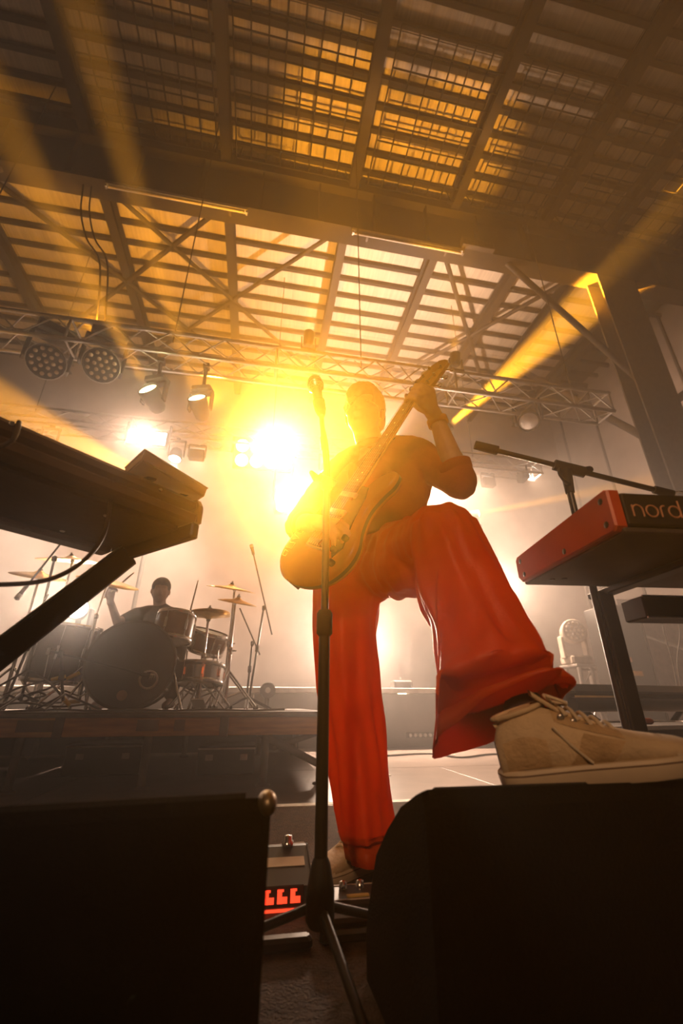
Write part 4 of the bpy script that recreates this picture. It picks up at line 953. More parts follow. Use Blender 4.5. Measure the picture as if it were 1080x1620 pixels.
# ================================================================== LEFT KEYBOARD
KSH = mat('keyboard_shell', (0.16, 0.10, 0.06), 0.45, 0, 0.12)
KUN = mat('keyboard_underside', (0.035, 0.025, 0.02), 0.6, 0, 0.2, 8, 0.1)
N = PZ(318, 832, 0.85); Ld = V((-0.712, -0.702, 0)).normalized(); Sd = V((-Ld.y, Ld.x, 0)); Sd = Sd if Sd.y > 0 else -Sd
Zv = V((0, 0, 1))
kb = thing('keyboard', 'large stage keyboard at the left seen from below with a cable hanging over it', 'keyboard', N + Ld*0.5 + Sd*0.18)
def KQ(l, s, z): return N + Ld*l + Sd*s + Zv*z
# lower shell and upper shell with a shadow gap, end cheek rounded
def kbox(l0, l1, s0, s1, z0, z1, bev=0.006): return MB().box(KQ((l0+l1)/2, (s0+s1)/2, (z0+z1)/2), (l1-l0, s1-s0, z1-z0), (Ld, Sd, Zv), bev)
kbox(0.012, 1.16, 0.0, 0.355, 0.0, 0.028).build('lower_shell', KSH, kb)
kbox(0.006, 1.165, 0.006, 0.350, 0.030, 0.068, 0.012).build('upper_shell', KSH, kb)
kbox(0.03, 1.14, 0.045, 0.335, -0.012, 0.004, 0.004).build('base_plate', KUN, kb)
kbox(0.05, 1.10, 0.30, 0.352, -0.026, 0.004, 0.005).build('rear_foot_rail', KSH, kb)
pr = [(0.0, 0.006), (0.0, 0.05), (0.012, 0.068), (0.05, 0.074), (0.30, 0.070), (0.345, 0.05), (0.355, 0.02), (0.33, -0.012), (0.24, -0.010), (0.225, 0.0), (0.05, -0.002)]
MB().loft([[KQ(0.014, s, z) for s, z in pr], [KQ(0.002, s, z) for s, z in pr], [KQ(-0.006, 0.17+(s-0.17)*0.95, 0.03+(z-0.03)*0.86) for s, z in pr]], True, False).build('end_cheek', KSH, kb)
for l, s in ((0.18, 0.10), (0.19, 0.28), (0.62, 0.09), (0.66, 0.29), (0.90, 0.1)):
    MB().lathe(KQ(l, s, -0.012), -Zv, [(0.006, 0), (0.005, 0.002), (0.001, 0.0025)], 10).build('screw', ALU, kb)
for l, z in ((0.12, 0.05), (0.42, 0.055)): MB().lathe(KQ(l, 0.004, z), -Sd, [(0.005, 0), (0.005, 0.004), (0.003, 0.004)], 10).build('socket', CHROME, kb)
for i in range(38): kbox(0.06+i*0.0285, 0.087+i*0.0285, 0.20, 0.345, 0.069, 0.078, 0.002).build('key', mat('key_white', (0.7, 0.66, 0.6), 0.35), kb)
# small tilted sampler at its far end
sm_ = thing('sampler', 'small tilted sampler box standing on the end of the left keyboard', 'sampler', KQ(0.12, 0.15, 0.075))
c1, c2, c3, c4 = P(229, 714, 0.80), P(327, 774, 0.95), P(303, 790, 1.06), P(198, 742, 0.90)
zk = N.z+0.075
c3.z = max(c3.z, zk+0.004); c4.z = max(c4.z, zk+0.004)
nn = (c2-c1).cross(c4-c1).normalized(); nn = nn if nn.z > 0 else -nn
sb = MB().prism([c1-nn*0.022, c2-nn*0.022, c3-nn*0.022, c4-nn*0.022], nn*0.026).build('case', mat('sampler_shell', (0.30, 0.17, 0.05), 0.4), sm_, 0.003)
cc = (c1+c2+c3+c4)/4
for i in range(4):
    for j in range(4):
        p = lerp(lerp(c1, c2, 0.14+0.24*i), lerp(c4, c3, 0.14+0.24*i), 0.14+0.24*j) + nn*0.006
        MB().box(p, (0.026, 0.02, 0.006), ((c2-c1).normalized(), nn.cross((c2-c1).normalized()), nn), 0.002).build('pad', mat('pad_rubber', (0.25, 0.2, 0.15), 0.7), sm_)
for q in (0.25, 0.75):
    p = lerp(c1, c2, q)*0.6 + lerp(c4, c3, q)*0.4
    MB().prism([V((p.x-0.01, p.y, zk-0.004)), V((p.x+0.01, p.y, zk-0.004)), V((p.x+0.01, p.y, p.z-0.02)), V((p.x-0.01, p.y, p.z-0.02))], Sd*0.03).build('rest_foot', BLACK, sm_)
# stand
T0 = P(205, 868, 1.12); T0.z = N.z-0.028; M0 = P(0, 1034, 1.02)
dl = (M0-T0).normalized(); B0 = T0 + dl*((0.02-T0.z)/dl.z)
ks = thing('keyboard_stand', 'black angled keyboard stand with a square diagonal leg at the left', 'keyboard stand', (B0.x, B0.y, 0))
def sq(mb, a, b, w, h):
    x, y, z = frame(b-a, Sd); return mb.box((a+b)/2, (w, h, (b-a).length), (x, y, z), 0.004)
sq(MB(), T0, B0, 0.058, 0.04).build('leg', SATIN, ks)
x, y, z = frame(B0-T0, Sd)
for s in (-1, 1): sq(MB(), T0 + x*(0.030*s), B0 + x*(0.030*s), 0.004, 0.012).build('edge_strip', ALU, ks)  # bright metal strips draw the highlight line along the leg
off = Ld*0.78
sq(MB(), T0+off, B0+off, 0.058, 0.04).build('leg', SATIN, ks)
a = M0 - dl*0.02; sq(MB(), a, a+off, 0.045, 0.03).build('crossbar', SATIN, ks)
a = T0 + Zv*0.008
for o_ in (V((0, 0, 0)), off): sq(MB(), a+o_-Sd*0.28, a+o_+Sd*0.03, 0.04, 0.022).build('support_arm', SATIN, ks)
for o_ in (V((0, 0, 0)), off): sq(MB(), B0+o_-Sd*0.25, B0+o_+Sd*0.25, 0.04, 0.03).build('foot_bar', SATIN, ks)
# cables
CAB = mat('black_cable', (0.05, 0.035, 0.025), 0.5)
tag(MB().tube(spline([P(176, 738, 0.905), P(178, 760, 0.86), P(174, 800, 0.83), P(164, 845, 0.80), P(140, 880, 0.78), P(100, 908, 0.76), P(50, 922, 0.75), P(-40, 926, 0.75)], 8), 0.0042, 8).build('cable', CAB), 'cable drooping in a loop under the left keyboard', 'cable', 'cables on the left keyboard')
tag(MB().tube(spline([P(30, 668, 0.655), P(26, 686, 0.62), P(12, 702, 0.60), P(-30, 715, 0.6)], 8), 0.0042, 8).build('cable', CAB), 'short cable curling over the left keyboard at the picture edge', 'cable', 'cables on the left keyboard')
# ================================================================== RIGHT KEYBOARD
REDW = mat('red_end_cheek', (0.60, 0.075, 0.02), 0.35, 0, 0.12, 10)
NR = PZ(979, 838, 0.73); Sr = V((math.sin(R(5.4)), math.cos(R(5.4)), 0)); Lr = V((Sr.y, -Sr.x, 0))
def NQ(l, s, z): return NR + Lr*l + Sr*s + Zv*z
def nbox(l0, l1, s0, s1, z0, z1, bev=0.004): return MB().box(NQ((l0+l1)/2, (s0+s1)/2, (z0+z1)/2), (l1-l0, s1-s0, z1-z0), (Lr, Sr, Zv), bev)
k2 = thing('keyboard', 'red-ended stage keyboard at the right with a name on its back', 'keyboard', NQ(0.5, 0.18, 0))
nbox(0.014, 1.08, 0.004, 0.362, 0.004, 0.076).build('case', mat('dark_case', (0.022, 0.018, 0.016), 0.4), k2)
nbox(0.01, 1.08, 0.0, 0.366, -0.004, 0.006, 0.002).build('base_plate', mat('grey_base', (0.085, 0.07, 0.06), 0.5, 0.2), k2)
prr = [(0.0, 0.008), (0.008, 0.0), (0.355, 0.0), (0.368, 0.012), (0.368, 0.058), (0.36, 0.066), (0.012, 0.083), (0.0, 0.078)]
ck = MB().loft([[NQ(0.018, s, z) for s, z in prr], [NQ(0.0, s, z) for s, z in prr], [NQ(-0.004, 0.184+(s-0.184)*0.985, 0.041+(z-0.041)*0.93) for s, z in prr]], True, False).build('end_cheek', REDW, k2)
for s, z in ((0.022, 0.064), (0.022, 0.018), (0.16, 0.014), (0.345, 0.05), (0.335, 0.014)): MB().lathe(NQ(-0.004, s, z), -Lr, [(0.0065, 0), (0.0055, 0.001), (0.001, 0.0012)], 10).build('screw', SATIN, ck)
for l, s in ((0.05, 0.31), (0.075, 0.30), (0.4, 0.3)): MB().lathe(NQ(l, s, -0.004), -Zv, [(0.007, 0), (0.006, 0.0015), (0.001, 0.002)], 10).build('screw', SATIN, k2)
bkp = nbox(0.02, 1.07, -0.003, 0.006, 0.010, 0.072, 0.002).build('back_panel', BLACK, k2)
GOLDP = mat('gold_lettering', (0.62, 0.30, 0.16), 0.45)
def NT(x, z): return NQ(0.034+x, -0.0035, 0.026+z)      # lettering on the back panel
h = 0.022; wv = 0.019
def arc(cx, cz, rx, rz, a0, a1, n=12): return [NT(cx+rx*math.cos(R(lerp(a0, a1, i/n))), cz+rz*math.sin(R(lerp(a0, a1, i/n)))) for i in range(n+1)]
strokes = []
strokes.append([NT(0, 0), NT(0, h)]); strokes.append(arc(wv/2, h-wv/2, wv/2, wv/2, 180, 0) + [NT(wv, 0)])
x0 = 0.0255; strokes.append(arc(x0+0.011, h/2, 0.011, h/2, 0, 360, 24))
x0 = 0.054; strokes.append([NT(x0, 0), NT(x0, h-0.007)] + arc(x0+0.007, h-0.007, 0.007, 0.007, 180, 75))
x0 = 0.069; strokes.append(arc(x0+0.011, h/2, 0.011, h/2, 0, 360, 24)); strokes.append([NT(x0+0.022, 0), NT(x0+0.022, h*1.5)])
for s_ in strokes: MB().tube(s_, 0.0016, 6).build('lettering', GOLDP, bkp)
for i in range(36): nbox(0.04+i*0.0285, 0.067+i*0.0285, 0.21, 0.36, 0.072, 0.080, 0.002).build('key', mat('key_white', (0.7, 0.66, 0.6), 0.35), k2)
# its stand
sp_ = PZ(950, 933, 0.726)
k2s = thing('keyboard_stand', 'upright black square-post stand under the right keyboard', 'keyboard stand', (sp_.x, sp_.y, 0))
for l in (0.0, 0.72):
    c = V((sp_.x, sp_.y, 0)) + Lr*l
    p_ = MB().box((c.x, c.y, 0.365), (0.038, 0.038, 0.71), (Lr, Sr, Zv), 0.003).build('post', SATIN, k2s)
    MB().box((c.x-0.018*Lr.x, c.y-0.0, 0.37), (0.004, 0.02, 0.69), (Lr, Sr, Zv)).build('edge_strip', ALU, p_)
    MB().box((c.x, c.y-0.12, 0.718), (0.036, 0.34, 0.016), (Lr, Sr, Zv), 0.003).build('support_arm', SATIN, k2s)
    MB().box((c.x, c.y, 0.012), (0.04, 0.44, 0.024), (Lr, Sr, Zv), 0.004).build('foot_bar', SATIN, k2s)
q = P(1024, 977, 0.95)
MB().box(q+Lr*0.40+Sr*0.035+V((0, 0, 0.024)), (0.80, 0.07, 0.048), (Lr, Sr, Zv), 0.003).build('tier_bar', SATIN, k2s)
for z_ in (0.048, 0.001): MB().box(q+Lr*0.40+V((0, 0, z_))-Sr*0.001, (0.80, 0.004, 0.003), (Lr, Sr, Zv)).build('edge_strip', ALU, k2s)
# boom stand behind the right keyboard
cl = P(893, 744, 1.12)
bs = thing('microphone_stand', 'black boom stand reaching over the red-ended keyboard', 'mic stand', (cl.x, cl.y, 0))
MB().tube([(cl.x, cl.y, 0.12), (cl.x, cl.y, cl.z-0.01)], 0.0095, 12).build('pole', SATIN, bs)
b0, b1 = P(757, 706, 1.13), P(1052, 779, 1.10)
MB().tube([b0, b1], 0.0078, 12).build('boom', SATIN, bs)
MB().tube([P(751, 704, 1.13), P(787, 713, 1.13)], [0.0135, 0.0145], 14).build('grip', RUBBER, bs)
bd = (b1-b0).normalized()
m_ = lerp(b0, b1, (cl.x-b0.x)/(b1.x-b0.x))
MB().tube([m_-bd*0.032, m_+bd*0.055], 0.0165, 14).build('boom_clutch', RUBBER, bs)
MB().tube([m_+V((0, 0, 0.0)), V((cl.x, cl.y, cl.z-0.075))], [0.016, 0.0125], 12).build('swivel', RUBBER, bs)
MB().cap(m_+bd*0.055+V((0, 0, 0.004)), 0.013, m_+bd*0.062+V((0, -0.01, 0.006)), 0.011).build('clutch_knob', RUBBER, bs)
MB().tube(spline([m_+V((-0.028, -0.01, -0.012)), m_+V((-0.034, -0.012, -0.03)), m_+V((-0.022, -0.012, -0.055)), m_+V((-0.006, -0.01, -0.06))], 5), [0.005]*15+[0.004], 8).build('lever', RUBBER, bs)
MB().tube([b1-bd*0.03, b1+bd*0.02], 0.0115, 12).build('end_joint', RUBBER, bs)
for s in (-1, 1):
    sd_ = bd.cross(Zv).normalized()
    MB().tube(spline([b1+bd*0.015, b1+bd*0.03+sd_*(0.012*s)+Zv*0.004, b1+bd*0.06+sd_*(0.015*s)+Zv*0.006, b1+bd*0.075+sd_*(0.010*s)+Zv*0.007], 4), 0.004, 6).build('clip_jaw', CHROME, bs)
for a in (0.6, 2.7, 4.8):
    e = V((cl.x+0.3*math.cos(a), cl.y+0.3*math.sin(a), 0.012)); MB().tube([(cl.x, cl.y, 0.15), e], 0.007, 8).build('leg', SATIN, bs)
# ================================================================== RIGHT SIDE BACKGROUND
q = P(897, 1098, 2.05)
bn = thing('keyboard_bench', 'black padded bench with a shiny rolled edge beyond the raised shoe', 'bench', (q.x+0.4, q.y, 0.0))
bx = V((0.985, 0.17, 0)).normalized(); by = V((-bx.y, bx.x, 0))
zc = P(897, 1093, 2.05).z
MB().box(V((q.x, q.y, zc-0.005))+bx*0.50+by*0.17, (0.98, 0.36, 0.07), (bx, by, Zv), 0.03).build('seat', mat('black_vinyl', (0.03, 0.025, 0.02), 0.28), bn)
MB().tube([V((q.x, q.y, zc-0.055))+bx*0.02, V((q.x, q.y, zc-0.055))+bx*0.96], 0.03, 12).build('bolster', mat('black_vinyl', (0.03, 0.025, 0.02), 0.28), bn)
MB().box(V((q.x, q.y, zc-0.022))+bx*0.16-by*0.012, (0.26, 0.006, 0.008), (bx, by, Zv)).build('piping', mat('pale_piping', (0.7, 0.55, 0.3), 0.4), bn)
for l0, l1 in ((0.10, 0.80), (0.80, 0.10)):
    for s in (0.05, 0.28): MB().tube([V((q.x, q.y, 0.01))+bx*l0+by*s, V((q.x, q.y, zc-0.06))+bx*l1+by*s], 0.013, 8).build('leg', SATIN, bn)
c = P(1010, 1180, 1.62)
fc = thing('flight_case', 'low black flight case with metal edges below the bench', 'flight case', (c.x+0.15, c.y+0.2, 0.0))
fz = P(1010, 1148, 1.62).z
MB().box((c.x+0.18, c.y+0.2, fz/2), (0.8, 0.4, fz-0.004), (bx, by, Zv), 0.006).build('body', BLACK, fc)
for s in (-1, 1): MB().box(V((c.x+0.18, c.y+0.2, fz-0.006))+by*(0.2*s), (0.8, 0.016, 0.014), (bx, by, Zv), 0.002).build('metal_edge', ALU, fc)
for s in (-1, 1): MB().box(V((c.x+0.18, c.y+0.2, fz-0.006))+bx*(0.4*s), (0.016, 0.4, 0.014), (bx, by, Zv), 0.002).build('metal_edge', ALU, fc)
MB().box(V((c.x+0.12, c.y+0.2, fz*0.6))-by*0.203, (0.09, 0.008, 0.07), (bx, by, Zv), 0.003).build('latch', ALU, fc)
p_ = P(1022, 1136, 1.66); p_.z = fz+0.012
od = V((0.8, -0.35, -0.0)).normalized()
pg = thing('screwdriver', 'small orange-handled tool lying on the low flight case', 'tool', p_)
MB().tube([p_-od*0.045, p_-od*0.03, p_+od*0.01, p_+od*0.018], [0.009, 0.0115, 0.0105, 0.006], 10).build('handle', mat('orange_plastic', (0.75, 0.14, 0.03), 0.35), pg)
MB().tube([p_+od*0.018, p_+od*0.085], 0.003, 8).build('shaft', CHROME, pg)
# dark equipment tower
c = PY(1003, 1040, 4.3)
tw = thing('rack_tower', 'tall dark equipment tower with yellow and orange stickers at the right', 'rack', (c.x, c.y, 0))
MB().box((c.x+0.02, c.y+0.2, 0.75), (0.40, 0.40, 1.50), bev=0.012).build('cabinet', BLACK, tw)
for s in (-0.17, 0.21): MB().box((c.x+s, c.y-0.002, 0.75), (0.025, 0.012, 1.48), bev=0.003).build('rail', ALU if s < 0 else STEEL, tw)
for i, (dz, col, w_) in enumerate(((0.80, 'orange_sticker', 0.05), (0.66, 'yellow_sticker', 0.12), (0.44, 'orange_sticker', 0.06))):
    MB().box((c.x-0.07+0.06*i, c.y-0.006, dz+0.1), (w_, 0.004, 0.05 if i != 2 else 0.14)).build('sticker', mat(col, (0.85, 0.45, 0.04) if 'yellow' in col else (0.55, 0.2, 0.06), 0.5), tw)
for dz in (1.03, 0.95): MB().lathe((c.x-0.12, c.y-0.004, dz), (0, -1, 0), [(0.018, 0), (0.018, 0.01), (0.01, 0.01)], 10).build('socket', ALU, tw)
MB().tube([(c.x-0.15, c.y-0.06, 0.47), (c.x+0.16, c.y-0.06, 0.38)], 0.010, 6).build('handle_bar', ALU, tw)
# pale side screen with a rail
c = PY(1045, 1040, 5.5)
ss = thing('side_screen', 'pale pinkish screen with a rail behind the dark tower', 'screen', (c.x+0.9, 5.6, 0))
for i in range(3): MB().box((c.x-0.05+i*0.72, 5.6, 0.95), (0.71, 0.03, 1.90), bev=0.005).build('panel', mat('pale_canvas', (0.48, 0.38, 0.36), 0.7), ss)
r0, r1 = PY(1005, 1000, 5.5), PY(1090, 1030, 5.1); MB().tube([r0, r1], 0.025, 8).build('rail', ALU, ss)
MB().box((c.x+0.7, 5.62, 0.03), (2.2, 0.35, 0.06)).build('foot', STEEL, ss)
for i, (xa, xb, w_) in enumerate(((1040, 1068, 'left'), (1065, 1075, 'right'))):
    tag(MB().tube(spline([PY(xa, 945, 4.6), PY(xa+10, 1000, 4.6), PY(xb-4, 1050, 4.6), PY(xb+8, 1120, 4.6)], 6), 0.008, 6).build('cable', CAB), 'thin dark cable hanging before the pale screen, %s of the two' % w_, 'cable', 'cables by the side screen')
# tall truss tower behind the boom stand
c = PY(907, 790, 5.9)
tt = thing('truss_tower', 'slim pale upright truss tower behind the boom stand', 'truss', (c.x, 5.9, 0))
for dx in (-0.09, 0.09):
    for dy in (-0.09, 0.09): MB().tube([(c.x+dx, 5.9+dy, 0), (c.x+dx, 5.9+dy, 3.1)], 0.022, 8).build('chord', ALU, tt)
for i in range(15):
    for dy in (-0.09, 0.09):
        s = 1 if i % 2 else -1; MB().tube([(c.x-0.09*s, 5.9+dy, 0.05+i*0.2), (c.x+0.09*s, 5.9+dy, 0.25+i*0.2)], 0.009, 5).build('brace', ALU, tt)
MB().box((c.x, 5.9, 0.01), (0.5, 0.5, 0.02)).build('base_plate', STEEL, tt)
# sockets in a row on the platform front, a par lamp on the floor, a cable
sk = thing('socket_strip', 'row of small bright sockets low on the rear platform front', 'socket strip', PY(672, 1163, 5.36)-V((0, 0, 0.03)))
c = PY(672, 1163, 5.375); MB().box(c+V((0, 0.01, 0)), (0.46, 0.03, 0.06), bev=0.004).build('plate', STEEL, sk)
for i in range(7): MB().lathe(c+V((-0.18+i*0.06, -0.006, 0)), (0, -1, 0), [(0.02, 0), (0.02, 0.012), (0.012, 0.014)], 10).build('socket', ALU, sk)
c = PY(423, 1092, 5.27)
pr_ = thing('par_lamp', 'small dark round lamp with a bright lens behind the drum riser', 'stage light', (c.x, 5.27, 0))
MB().lathe(c, (0.1, -1, 0), [(0.04, -0.16), (0.07, -0.14), (0.085, 0.0), (0.085, 0.03), (0.07, 0.03)], 16).build('can', BODY, pr_)
MB().lathe(c, (0.1, -1, 0), [(0.055, 0.02), (0.03, 0.03), (0.002, 0.032)], 14).build('lens', mat('par_glass', (0.9, 0.85, 0.8), 0.08, 0.6), pr_)
MB().tube([(c.x, 5.29, 0), (c.x, 5.29, c.z-0.08)], 0.025, 8).box((c.x, 5.29, 0.01), (0.3, 0.3, 0.02)).build('stand', STEEL, pr_)
tag(MB().tube(spline([PZ(600, 1196, 0.012), PZ(680, 1192, 0.012), PZ(730, 1198, 0.012), PZ(780, 1193, 0.012), PZ(860, 1197, 0.012)], 8), 0.010, 6).build('cable', CAB), 'cable lying along the foot of the rear platform', 'cable')
for (x_, y_, w_) in ((612, 1226, 'white scrap of tape on the shiny floor beside the trouser leg'), (716, 1193, 'small white scrap on the floor under the trouser cuff')):
    p_ = PZ(x_, y_, 0.003); tag(MB().box(p_, (0.05, 0.035, 0.003)).build('tape_scrap', TAPE), w_, 'tape')
# ================================================================== DRUM RISER
RT = 0.41
WOOD = mat('riser_wood', (0.42, 0.20, 0.06), 0.6, 0, 0.25, 6, 0.2, 40, stretch=(1, 8, 8))
DECK = mat('riser_deck', (0.06, 0.045, 0.035), 0.6)
rs_ = thing('drum_riser', 'drum riser with a worn wooden front rail on metal legs', 'riser', (-2.2, 4.0, 0))
for i in range(3): MB().box((-4.45+i*1.99+0.0, 4.1, RT-0.012), (1.985, 2.2, 0.024), bev=0.003).build('deck_panel', DECK, rs_)
xs = [-5.4, PY(97, 1140, 3.0).x, PY(355, 1145, 3.0).x, 0.52]
for a, b in zip(xs[:-1], xs[1:]):
    MB().box(((a+b)/2, 3.0, RT-0.078), (b-a-0.025, 0.035, 0.098), bev=0.004).build('front_rail', WOOD, rs_)
for x in xs[1:-1]: MB().box((x, 2.99, RT-0.078), (0.05, 0.03, 0.11), bev=0.003).build('joint_plate', STEEL, rs_)
MB().box((-2.44, 2.985, RT-0.018), (5.95, 0.03, 0.018), bev=0.003).build('top_edge', STEEL, rs_)
for px_, w_ in ((235, 0.12), (285, 0.06), (60, 0.2)):
    p_ = PY(px_, 1139, 2.98); MB().box((p_.x, 2.98, RT-0.07), (w_, 0.004, 0.06)).build('tape_patch', mat('dark_tape', (0.12, 0.07, 0.03), 0.6), rs_)
MB().box((0.52, 4.1, RT-0.078), (0.035, 2.2, 0.098), bev=0.004).build('side_rail', WOOD, rs_)
for x in (-4.2, -2.7, -1.9, -1.3, -0.6, 0.1, 0.45):
    for y in (3.12, 4.9):
        l = MB().tube([(x, y, 0.0), (x, y, RT-0.03)], 0.024, 8).build('leg', STEEL, rs_)
        MB().lathe((x, y, 0), Zv, [(0.045, 0.0), (0.045, 0.008), (0.03, 0.014)], 12).build('foot_plate', STEEL, l)
MB().tube([(0.05, 3.13, RT-0.12), (0.46, 3.13, 0.10)], 0.022, 8).build('brace', STEEL, rs_)
MB().tube([(0.46, 3.15, RT-0.12), (0.15, 3.15, 0.20)], 0.018, 8).build('brace', STEEL, rs_)
MB().tube([(-1.9, 3.13, 0.12), (-1.3, 3.13, 0.12)], 0.012, 6).build('brace', ALU, rs_)
MB().box((-2.44, 5.17, 0.20), (5.9, 0.02, 0.38)).build('light_blocker', mat('blocker_black', (0.01, 0.009, 0.008), 0.9), rs_)  # unseen panel added to keep rear light out from under the riser
# stored cases under the riser
for i, (x, y, w_, h_, words) in enumerate(((-2.45, 3.6, 0.6, 0.22, 'dark storage case under the riser at the left'), (-1.0, 3.9, 0.5, 0.20, 'dark storage case under the riser behind the legs'), (-0.15, 3.8, 0.4, 0.18, 'small storage case under the right end of the riser'))):
    cs_ = thing('storage_case', words, 'case', (x, y, 0), 'cases under the drum riser')
    MB().box((x, y, h_/2), (w_, 0.35, h_), bev=0.008).build('body', BLACK, cs_)
    for s in (-1, 1): MB().box((x+s*w_*0.3, y-0.178, h_*0.6), (0.05, 0.008, 0.04), bev=0.002).build('latch', CHROME, cs_)
    MB().box((x, y-0.176, h_*0.9), (w_, 0.006, 0.012)).build('metal_edge', ALU, cs_)
# ================================================================== DRUMS
def drum(name, label, c, axis, r, depth, head_m, shell_m, lugs=8, legs=0, hoop_m=None):
    """c: centre of the batter head, axis points out of that head"""
    ax = V(axis).normalized(); x, y, z = frame(ax); c = V(c); hm = hoop_m or CHROME
    t_ = thing(name, label, 'drum', c-ax*depth, 'drum kit')
    sh = MB().lathe(c, ax, [(r, -depth+0.015), (r, -0.015)], 32, False).build('shell', shell_m, t_)
    MB().lathe(c, ax, [(r*0.995, -0.004), (r*0.6, -0.003), (0.003, -0.003)], 32).build('head', head_m, t_)
    MB().lathe(c, ax, [(r*0.995, -depth+0.004), (r*0.5, -depth+0.003), (0.003, -depth+0.003)], 32).build('bottom_head', head_m, t_)
    for h in (0.0, -depth): MB().lathe(c+ax*h, ax, [(r*0.985, 0.008 if h == 0 else -0.008), (r*1.05, 0.008 if h == 0 else -0.008), (r*1.05, -0.024 if h == 0 else 0.024), (r*1.0, -0.024 if h == 0 else 0.024)], 32, False).build('hoop', hm, t_)
    for j in range(lugs):
        a = 2*PI*j/lugs+0.2; d_ = x*math.cos(a)+y*math.sin(a); p = c + d_*(r*1.02) - ax*(depth/2)
        l = MB().box(p+ax*0.0, (0.022, 0.02, min(0.10, depth*0.4)), (ax.cross(d_), d_, ax), 0.004).build('lug', CHROME, t_)
        MB().tube([c+d_*(r*1.045)+ax*0.004, c+d_*(r*1.045)-ax*(depth-0.004)], 0.0035, 5).build('tension_rod', CHROME, l)
    for j in range(legs):
        a = 2*PI*j/legs+0.5; d_ = x*math.cos(a)+y*math.sin(a); p = c+d_*(r*1.06)
        l = MB().tube([p-ax*(depth*0.45), V((p.x, p.y, RT+0.03)), V((p.x+d_.x*0.03, p.y+d_.y*0.03, RT+0.008))], 0.0065, 6).build('leg', CHROME, t_)
        MB().cap(V((p.x+d_.x*0.03, p.y+d_.y*0.03, RT+0.02)), 0.011, V((p.x+d_.x*0.03, p.y+d_.y*0.03, RT+0.011)), 0.011).build('rubber_foot', RUBBER, l)
        MB().box(p-ax*(depth*0.5), (0.03, 0.03, 0.05), (ax.cross(d_), d_, ax), 0.004).build('leg_bracket', CHROME, t_)
    return t_
kc = PY(207, 1050, 3.28); kc.z = RT+0.292
kax = V((0.10, -1, 0)).normalized()
kd = drum('bass_drum', 'big dark bass drum with a black front head at the centre of the kit', kc, kax, 0.275, 0.42, HEADSKIN, DRUM, 8, 0, DRUM)
x, y, z = frame(kax)
for s in (-1, 1):
    p = kc + V((s*0.27, 0.08, -0.05)); MB().tube([p, V((p.x+s*0.10, p.y-0.12, RT+0.006))], 0.009, 8).build('spur', CHROME, kd)
po = PY(234, 1075, 3.26); po = kc + x*((po-kc).dot(x)) + y*((po-kc).dot(y))
MB().lathe(po+kax*0.001, kax, [(0.062, 0), (0.062, 0.006), (0.048, 0.006), (0.048, 0)], 24, False).build('port_ring', WHITEHEAD, kd)
MB().lathe(po+kax*0.0008, kax, [(0.048, 0), (0.002, 0.0)], 20).build('port_hole', BLACK, kd)
lo = PY(192, 1100, 3.26); lo = kc + x*((lo-kc).dot(x)) + y*((lo-kc).dot(y))
MB().lathe(lo+kax*0.001, kax, [(0.032, 0), (0.002, 0.002)], 20).build('badge', mat('badge_bronze', (0.25, 0.14, 0.07), 0.5), kd)
ft = PY(114, 990, 3.68)
drum('floor_tom', 'dark floor tom on three legs left of the bass drum', ft, (0.10, -0.05, 1), 0.205, 0.40, WHITEHEAD, DRUM, 8, 3)
rt = PY(281, 972, 3.5)
tm = drum('rack_tom', 'small rack tom mounted above the right of the bass drum', rt, (0.05, 0.12, 1), 0.135, 0.20, WHITEHEAD, mat('tom_lacquer', (0.20, 0.09, 0.045), 0.3), 6)
MB().tube([rt+V((-0.1, 0, -0.12)), rt+V((-0.22, -0.0, -0.16)), V((rt.x-0.24, rt.y, kc.z+0.27))], 0.011, 8).build('mount_arm', CHROME, tm)
sn = PY(318, 1052, 3.72)
s_ = drum('snare_drum', 'chrome snare drum low behind the chrome stands', sn, (0.02, 0.10, 1), 0.18, 0.14, WHITEHEAD, CHROME, 8)
for k in range(3):
    a = 2*PI*k/3+0.4; MB().tube([(sn.x, sn.y, RT+0.22), (sn.x+0.22*math.cos(a), sn.y+0.22*math.sin(a), RT+0.012)], 0.008, 6).build('stand_leg', CHROME, s_)
    MB().tube([(sn.x, sn.y, sn.z-0.2), (sn.x+0.19*math.cos(a), sn.y+0.19*math.sin(a), sn.z-0.145)], 0.008, 6).build('basket_arm', CHROME, s_)
MB().tube([(sn.x, sn.y, RT+0.1), (sn.x, sn.y, sn.z-0.17)], 0.012, 8).build('stand_pole', CHROME, s_)
t2 = PY(333, 1000, 3.95)
drum('side_tom', 'tilted brown tom between the rack tom and the cymbal stands', t2, (0.25, -0.25, 1), 0.15, 0.17, WHITEHEAD, mat('tom_lacquer', (0.20, 0.09, 0.045), 0.3), 6, 3)
